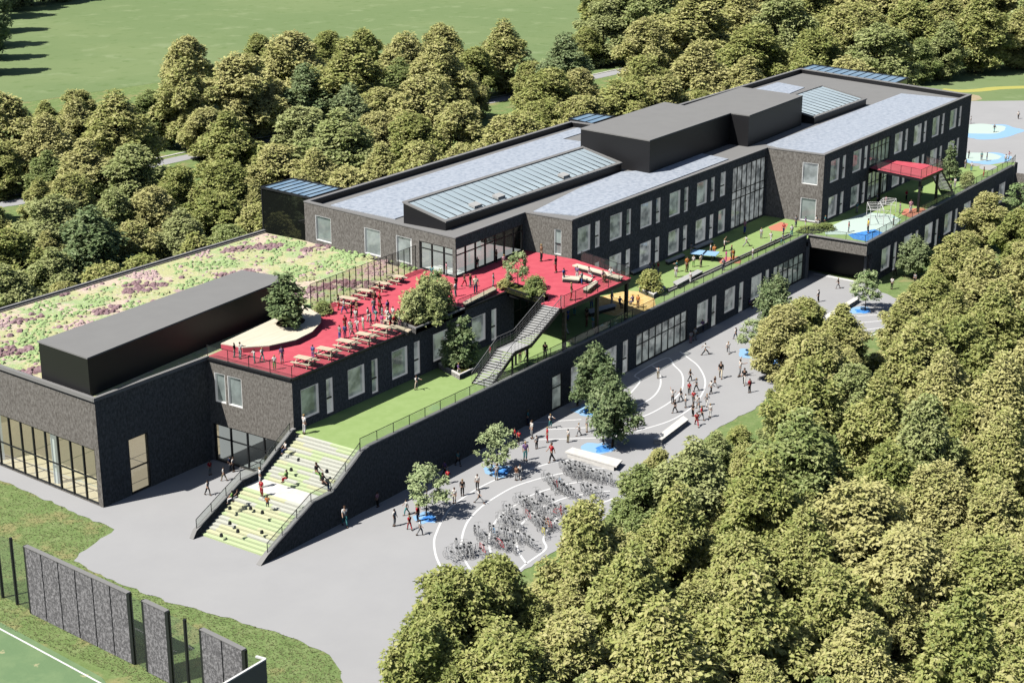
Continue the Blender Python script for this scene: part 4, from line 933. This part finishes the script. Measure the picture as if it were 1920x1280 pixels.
# ------------------------------------------------------------------ bicycles
M['tyre'] = mat('grey_tyre', (.38, .38, .385), .6, .4)
def bicycle(cm):
    t = thing('bicycle', (0, 0, 0), cat='bicycle', group='bicycles parked on the plaza')
    for s_ in (-.52, .52):
        b = MB(); n = 12
        for i in range(n):
            a = 2*math.pi*i/n; c = 2*math.pi*(i+1)/n
            b.bar((s_+.33*math.cos(a), 0, .34+.33*math.sin(a)), (s_+.33*math.cos(c), 0, .34+.33*math.sin(c)), .017, 4)
        for i in range(5): a = math.pi*i/5; b.bar((s_-.32*math.cos(a), 0, .34-.32*math.sin(a)), (s_+.32*math.cos(a), 0, .34+.32*math.sin(a)), .007, 3)
        b.build('wheel', M['tyre'], t)
    b = MB()
    for a, c in (((-.52, .34), (-.1, .3)), ((-.1, .3), (-.22, .82)), ((-.52, .34), (-.2, .75)), ((-.1, .3), (.38, .72)), ((-.2, .75), (.36, .80)), ((.36, .92), (.52, .34))): b.bar((a[0], 0, a[1]), (c[0], 0, c[1]), .022, 5)
    b.build('frame', cm, t)
    b = MB(); b.bar((.34, 0, .92), (.36, 0, 1.0), .02, 5); b.bar((.36, -.26, 1.02), (.36, .26, 1.02), .02, 5); b.bar((.36, -.26, 1.02), (.24, -.28, 1.0), .02, 5); b.bar((.36, .26, 1.02), (.24, .28, 1.0), .02, 5); b.build('handlebar', M['steel'], t)
    b = MB(); b.box((-.36, -.07, .84), (-.10, .07, .90)); b.build('saddle', M['dark'], t)
    return t
cols = dict(grey=mat('bike_grey', (.42, .43, .44), .4, .5, .3), black=mat('bike_black', (.03, .03, .035), .4, .5), silver=mat('bike_silver', (.60, .61, .62), .3, .6, .3), red=mat('bike_red', (.55, .06, .07), .4, .5), orange=mat('bike_orange', (.75, .30, .08), .4, .5), blue=mat('bike_blue', (.12, .35, .60), .4, .5), yellow=mat('bike_yellow', (.80, .72, .12), .4, .5))
proto = {k: bicycle(m) for k, m in cols.items()}; used = set()
rb = random.Random(5)
rows = [((838,1050),(908,1040),8,'nearest row below the white lines'),((884,1010),(905,1004),2,'short row beside the second white curve'),((905,1018),(966,1034),8,'row crossing the third white curve'),((915,1003),(975,1014),7,'row beside the third white curve'),
 ((932,980),(975,990),6,'row between third and fourth white curves'),((985,975),(1045,992),7,'row beyond the fourth white curve'),((968,948),(1000,956),5,'row at the top of the third curve'),((1000,938),(1040,950),4,'row at the top of the fourth curve'),
 ((1020,905),(1060,920),7,'row with the red bicycle'),((1035,920),(1078,935),6,'row just below the red bicycle row'),((1048,880),(1098,888),8,'top row below the long white bench'),((1060,893),(1112,900),7,'second row below the long white bench'),((1104,896),(1148,912),7,'row at the right beside the wood'),
 ((1085,922),(1128,930),5,'row just above the front wood tree'),((852,1034),(884,1040),3,'short row on the second curve end'),((945,966),(972,972),3,'short row outside the fourth curve'),((992,956),(1032,966),4,'row inside the fourth curve'),((1000,985),(1030,1000),3,'row near the innermost curve'),((1038,962),(1068,975),5,'short row with red bicycles'),((976,1018),(1000,1032),3,'row inside the innermost curve'),((1019,1006),(1020,1007),1,'spot beside the innermost curve')]
for (x0, y0), (x1, y1), n, where in rows:
    for i in range(n):
        f = (i+.5)/n; px = x0+(x1-x0)*f+rb.uniform(-2.5, 2.5); py = y0+(y1-y0)*f+rb.uniform(-4, 4)
        c = rb.choices(('grey', 'black', 'silver', 'red', 'orange', 'blue'), (5, .8, 9, .45, .35, .4))[0]
        if n == 1: c = 'yellow'
        if 'the red bicycle' in where and i == 3 and 'with' in where: c = 'red'
        if 'red bicycles' in where and i in (1, 2): c = 'red'
        p = G(px, py); rz = math.radians(58)+rb.uniform(-.3, .3)+(math.pi if rb.random() < .3 else 0)
        lab = f'{c} bicycle parked in the {where}'
        if c not in used: used.add(c); q = proto[c]; q.location = p; q.rotation_euler.z = rz; q['label'] = lab; ALL.append((q, (px, py)))
        else: dup(proto[c], p, rz, lab)

# ================================================================== PEOPLE
def skin_mesh(name, verts, edges, radii, root=0, sub=1):
    me = bpy.data.meshes.new(name); me.from_pydata(verts, edges, []); o = bpy.data.objects.new(name, me); COL.objects.link(o)
    md = o.modifiers.new('s', 'SKIN'); md.use_smooth_shade = True
    for i, r in enumerate(radii): me.skin_vertices[0].data[i].radius = (r, r) if not isinstance(r, tuple) else r
    me.skin_vertices[0].data[root].use_root = True
    s_ = o.modifiers.new('u', 'SUBSURF'); s_.levels = sub
    dg = bpy.context.evaluated_depsgraph_get(); dg.update(); out = bpy.data.meshes.new_from_object(o.evaluated_get(dg)); out.name = name
    bpy.data.objects.remove(o); out.materials.clear(); return out
def pose_meshes(la, ra, ll, rl, spread=.12, sit=False, lie=False):
    """arm and leg swing angles in radians, y is forward"""
    hip = Vector((0, 0, .92)); 
    def sw(o, L, a, side=0): return o+Vector((side*L, math.sin(a)*L, -math.cos(a)*L))
    P = [hip, Vector((0, 0, 1.12)), Vector((0, .0, 1.32)), Vector((0, 0, 1.47)), Vector((0, .02, 1.60)), Vector((0, .02, 1.70))]
    E_ = [(0, 1), (1, 2), (2, 3), (3, 4), (4, 5)]; Rr = [(.145, .10), (.13, .09), (.16, .10), (.055, .055), (.105, .105), (.07, .07)]
    arm = []; legs = []
    for s_, a in ((-1, la), (1, ra)):
        sh = Vector((s_*.19, 0, 1.40)); el = sw(sh, .28, a, s_*spread); ha = sw(el, .25, a+(.35 if abs(a) < 2 else 0), s_*spread*.5)
        k = len(P); P += [sh, el, ha, ha+(ha-el).normalized()*.09]; E_ += [(2, k), (k, k+1), (k+1, k+2), (k+2, k+3)]; Rr += [.06, .045, .035, .03]; arm.append(k)
    for s_, a in ((-1, ll), (1, rl)):
        hj = Vector((s_*.10, 0, .86)); kn = sw(hj, .42, a); an = sw(kn, .40, (a-.35 if a > .0 else a-.15) if not sit else 0.0); to = an+Vector((0, .14, -.03))
        k = len(P); P += [hj, kn, an, to]; E_ += [(0, k), (k, k+1), (k+1, k+2), (k+2, k+3)]; Rr += [.085, .06, .045, .035]; legs.append(k)
    low = min(p.z for p in P)-.04; P = [p-Vector((0, 0, low)) for p in P]
    body = skin_mesh('person', P, E_, Rr)
    bp = [P[i] for i in (0, 1, 2, 3)]; be = [(0, 1), (1, 2), (2, 3)]; br = [(.165, .12), (.155, .115), (.185, .125), (.07, .07)]
    for k in arm: n = len(bp); bp += [P[k], P[k].lerp(P[k+1], .9)]; be += [(2, n), (n, n+1)]; br += [.078, .062]
    shirt = skin_mesh('shirt', bp, be, br)
    tp = [P[0]+Vector((0, 0, .08)), P[0]]; te = [(0, 1)]; tr_ = [(.158, .115), (.165, .12)]
    for k in legs: n = len(tp); tp += [P[k], P[k+1], P[k+1].lerp(P[k+2], .85)]; te += [(1, n), (n, n+1), (n+1, n+2)]; tr_ += [.10, .076, .062]
    trs = skin_mesh('trousers', tp, te, tr_)
    h = P[4]; hr = skin_mesh('hair', [h+Vector((0, -.03, -.06)), h+Vector((0, -.025, .06)), h+Vector((0, .0, .12))], [(0, 1), (1, 2)], [.10, .122, .09])
    b = MB(); 
    for k in legs: a = P[k+2]; b.box((a.x-.05, a.y-.06, a.z-.07), (a.x+.05, a.y+.17, a.z+.0))
    shoes = b.mesh('shoes', []); 
    return body, shirt, trs, hr, shoes
POSE = dict(stand=pose_meshes(.1, -.05, .0, .05), walk=pose_meshes(-.5, .5, .45, -.4), run=pose_meshes(-1.0, 1.0, .9, -.6, .2), arms=pose_meshes(1.2, 1.0, .1, -.15, .3), up=pose_meshes(2.6, 1.4, .2, -.2, .3), sit=pose_meshes(.6, .5, 1.45, 1.35, .2, sit=True))
CL = {k: mat('cloth_'+k, v, .85, .15) for k, v in dict(white=(.74, .73, .70), black=(.02, .02, .022), red=(.52, .03, .045), pink=(.72, .36, .42), blue=(.08, .14, .40), grey=(.32, .33, .34), teal=(.10, .33, .34), purple=(.22, .13, .33), orange=(.70, .25, .06), brown=(.20, .10, .06), cream=(.75, .66, .50), green=(.22, .45, .12), navy=(.03, .045, .10), khaki=(.30, .26, .17), magenta=(.65, .08, .32), yellow=(.75, .60, .10)).items()}
HAIR = [mat('hair_'+n, c, .6, .4) for n, c in (('dark', (.015, .012, .01)), ('brown', (.06, .03, .015)), ('blond', (.38, .25, .10)))]
rp = random.Random(8)
def person(px, py, z, top, bot, pose, where, adult=False, sc_=None):
    p = G(px, py, z); s_ = sc_ or (rp.uniform(.98, 1.06) if adult else rp.uniform(.72, .86))
    body, sh, tr_, hr, shoes = POSE[pose]
    who = 'adult' if adult else 'child'; verb = dict(stand='standing', walk='walking', run='running', arms='arms forward', up='arm raised', sit='sitting')[pose]
    lab = f'{who} in {top} and {bot}, {verb} {where}' if top != bot else f'{who} all in {top}, {verb} {where}'
    o = link('person', body, None, p, rp.uniform(0, 6.28)); o.scale = (s_, s_, s_)
    tag(o, lab, 'person', 'people around the school', pix=(px, py))
    if pose == 'sit': o.location.z += 0
    hm = rp.choice(HAIR)
    for nm, me, m in (('shirt', sh, CL[top]), ('trousers', tr_, CL[bot]), ('hair', hr, hm), ('shoes', shoes, CL['black'])):
        c = link(nm, me, o)
        if not me.materials: me.materials.append(None)
        c.material_slots[0].link = 'OBJECT'; c.material_slots[0].material = m
    return o
for q in POSE.values(): q[0].materials.append(M['skin'])
P_ = []
def grp(z, where, s):
    """s: 'px,py top bottom pose[+];...'  a plus sign marks an adult"""
    for it in s.split(';'):
        a, t, bt, ps = it.split(); x, y = a.split(','); person(float(x), float(y), z, t, bt, ps.rstrip('+'), where, ps.endswith('+'))
grp(0, 'by the entrance in the courtyard', '394,890 red grey stand;420,901 white khaki walk;432,882 navy grey stand;438,884 white black stand;390,928 white black walk')
grp(0, 'close to the dark side wall', '647,987 white teal walk+;708,950 pink black stand;859,873 teal black walk;834,892 purple black walk;990,797 teal navy stand;965,829 red black walk;1083,760 navy black stand')
grp(0, 'around the first blue patch tree', '740,986 white grey stand;762,965 white teal walk;783,977 red navy stand;768,993 red red walk;788,1003 white grey walk;784,968 brown black stand')
grp(0, 'on the first white curves', '840,906 red black walk;852,943 white cream stand;867,929 black black stand;895,918 white black stand;898,943 white grey run')
grp(0, 'around the second blue patch tree', '931,899 white grey stand;975,898 white white walk;922,882 navy black walk;985,863 purple teal stand+;1034,866 red black walk+;1006,841 white black stand;968,900 brown grey stand')
grp(0, 'on the straight white lines', '973,832 red black walk;997,822 white grey stand+;1026,829 red red stand;1032,802 white teal arms;1065,829 white khaki stand;1085,817 white grey walk;1100,810 grey cream stand;1131,833 black black stand;1124,812 teal grey stand;1196,800 white grey arms;1190,806 grey black stand')
grp(0, 'on the big white arcs', '1234,709 white khaki arms;1294,714 black black walk;1292,740 red black stand;1305,733 grey black walk;1300,756 red black walk;1276,752 black grey walk;1285,764 white grey stand;1265,774 black black walk;1261,756 white black up;1299,780 black black stand;1307,764 white grey walk')
grp(0, 'in the open plaza beside the wood', '1322,665 white black run;1365,662 white grey run;1340,726 black grey run;1333,738 white black walk;1351,709 black cream walk+;1387,706 white grey up+;1395,721 black white walk+;1405,736 red black stand;1325,760 grey white run;1331,782 white white stand;1315,788 red grey walk;1306,798 red red run;1310,772 grey white stand;1379,636 white navy walk')
grp(0, 'in the shade of the plaza front', '1295,643 white pink stand;1303,638 white grey walk;1317,622 purple navy walk;1325,617 pink black stand;1405,577 purple brown sit')
grp(0, 'in the far plaza', '1571,541 black grey walk;1534,566 white black stand;1569,598 black black stand;1576,610 red red walk')
grp(0, 'on the lawn by the far brick front', '1678,516 white black walk;1715,532 grey black stand;1672,542 white black stand;1759,458 teal grey walk;1651,517 teal navy stand;1789,438 teal navy walk')
grp(TR, 'at the near end of the red terrace', '440,670 black grey stand;451,672 white grey arms;477,681 white teal arms;492,678 white teal walk;529,680 purple grey stand;515,693 white green stand;587,673 blue purple stand')
grp(TR, 'beside the back row of picnic tables', '635,581 black red stand;645,588 white blue walk;712,556 black red stand')
grp(TR, 'in the crowd between the picnic tables', '637,636 grey blue stand;647,634 blue blue stand;647,619 red red stand;657,626 white pink stand;660,633 grey pink walk;670,624 white pink arms;681,618 white cream stand;667,604 white pink stand;659,596 red black stand;669,592 brown red stand;690,603 white white stand;701,588 grey blue stand;705,604 teal grey walk;716,614 magenta pink stand;712,578 red red stand;713,592 red brown stand;702,572 brown red stand;727,590 purple white stand;726,606 white white walk;737,600 white black stand;747,607 black white stand;740,617 red black stand;732,616 white red stand;750,616 white pink stand;717,602 grey white stand;695,611 white grey arms')
grp(TR, 'in front of the corner glazing', '810,518 teal navy sit;837,517 pink grey stand;854,556 white grey stand;855,543 black red stand;871,537 brown red walk;882,539 brown grey stand;892,551 cream navy stand+;895,505 black red stand;931,492 brown black stand;925,537 grey teal stand;945,503 pink brown stand;952,523 grey purple stand')
grp(TR, 'behind the stair planter', '1015,490 brown black stand+;1042,511 black red stand+;1057,528 blue white stand')
grp(TR, 'on the red canopy platform', '1082,524 purple white stand;1091,533 grey blue stand;1104,521 pink white sit;1145,521 white grey sit;1130,528 pink brown sit;1134,531 brown brown sit;1071,563 brown red stand+')
grp(TG, 'on the open turf near the seating stairs', '571,813 white white stand+;781,731 white cream arms;860,705 purple white walk')
grp(TG, 'below the steel stair', '919,672 red grey stand;1022,674 black black stand+;987,676 white white walk;975,678 black black stand')
grp(TG, 'in the shade under the canopy', '1065,601 blue blue stand;1061,627 teal white walk;1077,591 grey teal stand;1100,600 black black stand;1109,578 teal blue stand;1112,616 teal grey stand;1100,612 brown brown stand')
grp(TG, 'on the orange sand patch', '1147,571 black black stand;1162,576 blue navy sit;1172,577 black black stand;1196,577 orange brown stand;1186,573 purple blue sit')
grp(TG, 'around the pale shrub planter', '1220,508 grey grey sit;1234,513 red grey stand;1226,510 navy navy sit')
grp(TG, 'around the lounge bench', '1269,510 teal grey arms;1267,520 white white stand;1288,510 orange brown stand+;1294,531 white white stand')
grp(TG, 'around the table tennis table', '1300,500 white green stand;1314,501 cream khaki stand;1296,476 grey white stand;1332,479 white cream stand;1339,482 orange red walk;1356,507 grey navy stand')
grp(TG, 'on the long turf terrace', '1358,471 white black up;1371,487 black black stand+;1361,492 magenta magenta stand;1375,489 orange orange stand;1399,462 white grey run;1411,485 white white stand;1427,447 white grey stand;1445,454 white white walk;1467,458 grey teal walk;1469,438 red navy walk;1396,438 pink blue stand+')
grp(TG, 'at the terrace corner by the lit facade', '1492,426 grey grey stand;1510,427 purple white stand;1547,423 teal black stand;1530,421 white white sit;1484,443 white teal stand')
grp(TG, 'around the blue patch and climbing frames', '1627,437 yellow black stand+;1591,435 red navy stand;1661,386 pink white stand;1707,400 pink white stand+;1687,400 grey grey stand;1606,400 teal grey stand;1629,386 grey navy stand;1644,383 grey navy stand;1675,423 teal grey stand')
grp(TG, 'under the far red canopy', '1699,376 red black stand;1727,366 teal black stand;1782,356 green grey walk;1790,352 white grey stand')
grp(TG, 'on the far end of the turf', '1844,332 brown red stand;1810,316 white white stand;1821,321 white teal stand')
grp(0, 'around the far pale blue pools', '1820,232 white grey stand;1909,223 white black walk;1864,248 navy teal walk;1840,301 teal navy stand;1850,302 navy blue stand;1885,306 white teal stand;1891,299 pink white arms;1816,297 black navy stand')
# on the seating stairs
for px, py, z, t_, bt, ps, ad, lab in ((536,850,3.9,'white','navy','sit',False,'child in white sitting high up at the left of the seating stairs'),(538,906,2.9,'green','red','sit',False,'child in green sitting low on the upper seating flight'),(594,898,3.4,'black','green','sit',True,'adult in black sitting at the right of the seating stairs'),(606,918,3.0,'black','black','sit',True,'second adult in black beside the right stair wall'),
        (491,930,2.35,'red','red','stand',False,'child in red standing on the stair landing'),(502,952,2.2,'orange','navy','sit',False,'child in orange sitting at the landing edge'),(436,944,2.2,'green','white','sit',False,'child in green sitting at the left landing corner'),(446,940,2.2,'black','grey','sit',False,'dark dressed child at the left landing corner'),(488,908,2.6,'white','white','stand',False,'child in white standing at the landing back corner')):
    o = person(px, py, z, t_, bt, ps, 'x', ad); o['label'] = lab; o['group'] = 'people on the seating stairs'

# ================================================================== make every label single out one thing
ORD = ['first', 'second', 'third', 'fourth', 'fifth', 'sixth', 'seventh', 'eighth', 'ninth', 'tenth', 'eleventh', 'twelfth', '13th', '14th', '15th', '16th', '17th', '18th', '19th', '20th', '21st', '22nd', '23rd', '24th', '25th', '26th', '27th', '28th', '29th', '30th']
by = {}
for o, pix in ALL:
    if o.get('label'): by.setdefault(o['label'], []).append((pix[0], o))
for lab, lst in by.items():
    if len(lst) < 2: continue
    lst.sort(key=lambda q: q[0]); n = len(lst)
    for i, (x, o) in enumerate(lst):
        wd_ = 'leftmost' if i == 0 else 'rightmost' if i == n-1 else (ORD[i] if i < 30 else f'{i+1}th')+' from left'
        o['label'] = f'{lab}, {wd_}'
mx = max(len(o['label'].split()) for o, _ in ALL if o.get('label'))
print('LABEL WORDS MAX', mx, 'OBJ', len(bpy.data.objects))
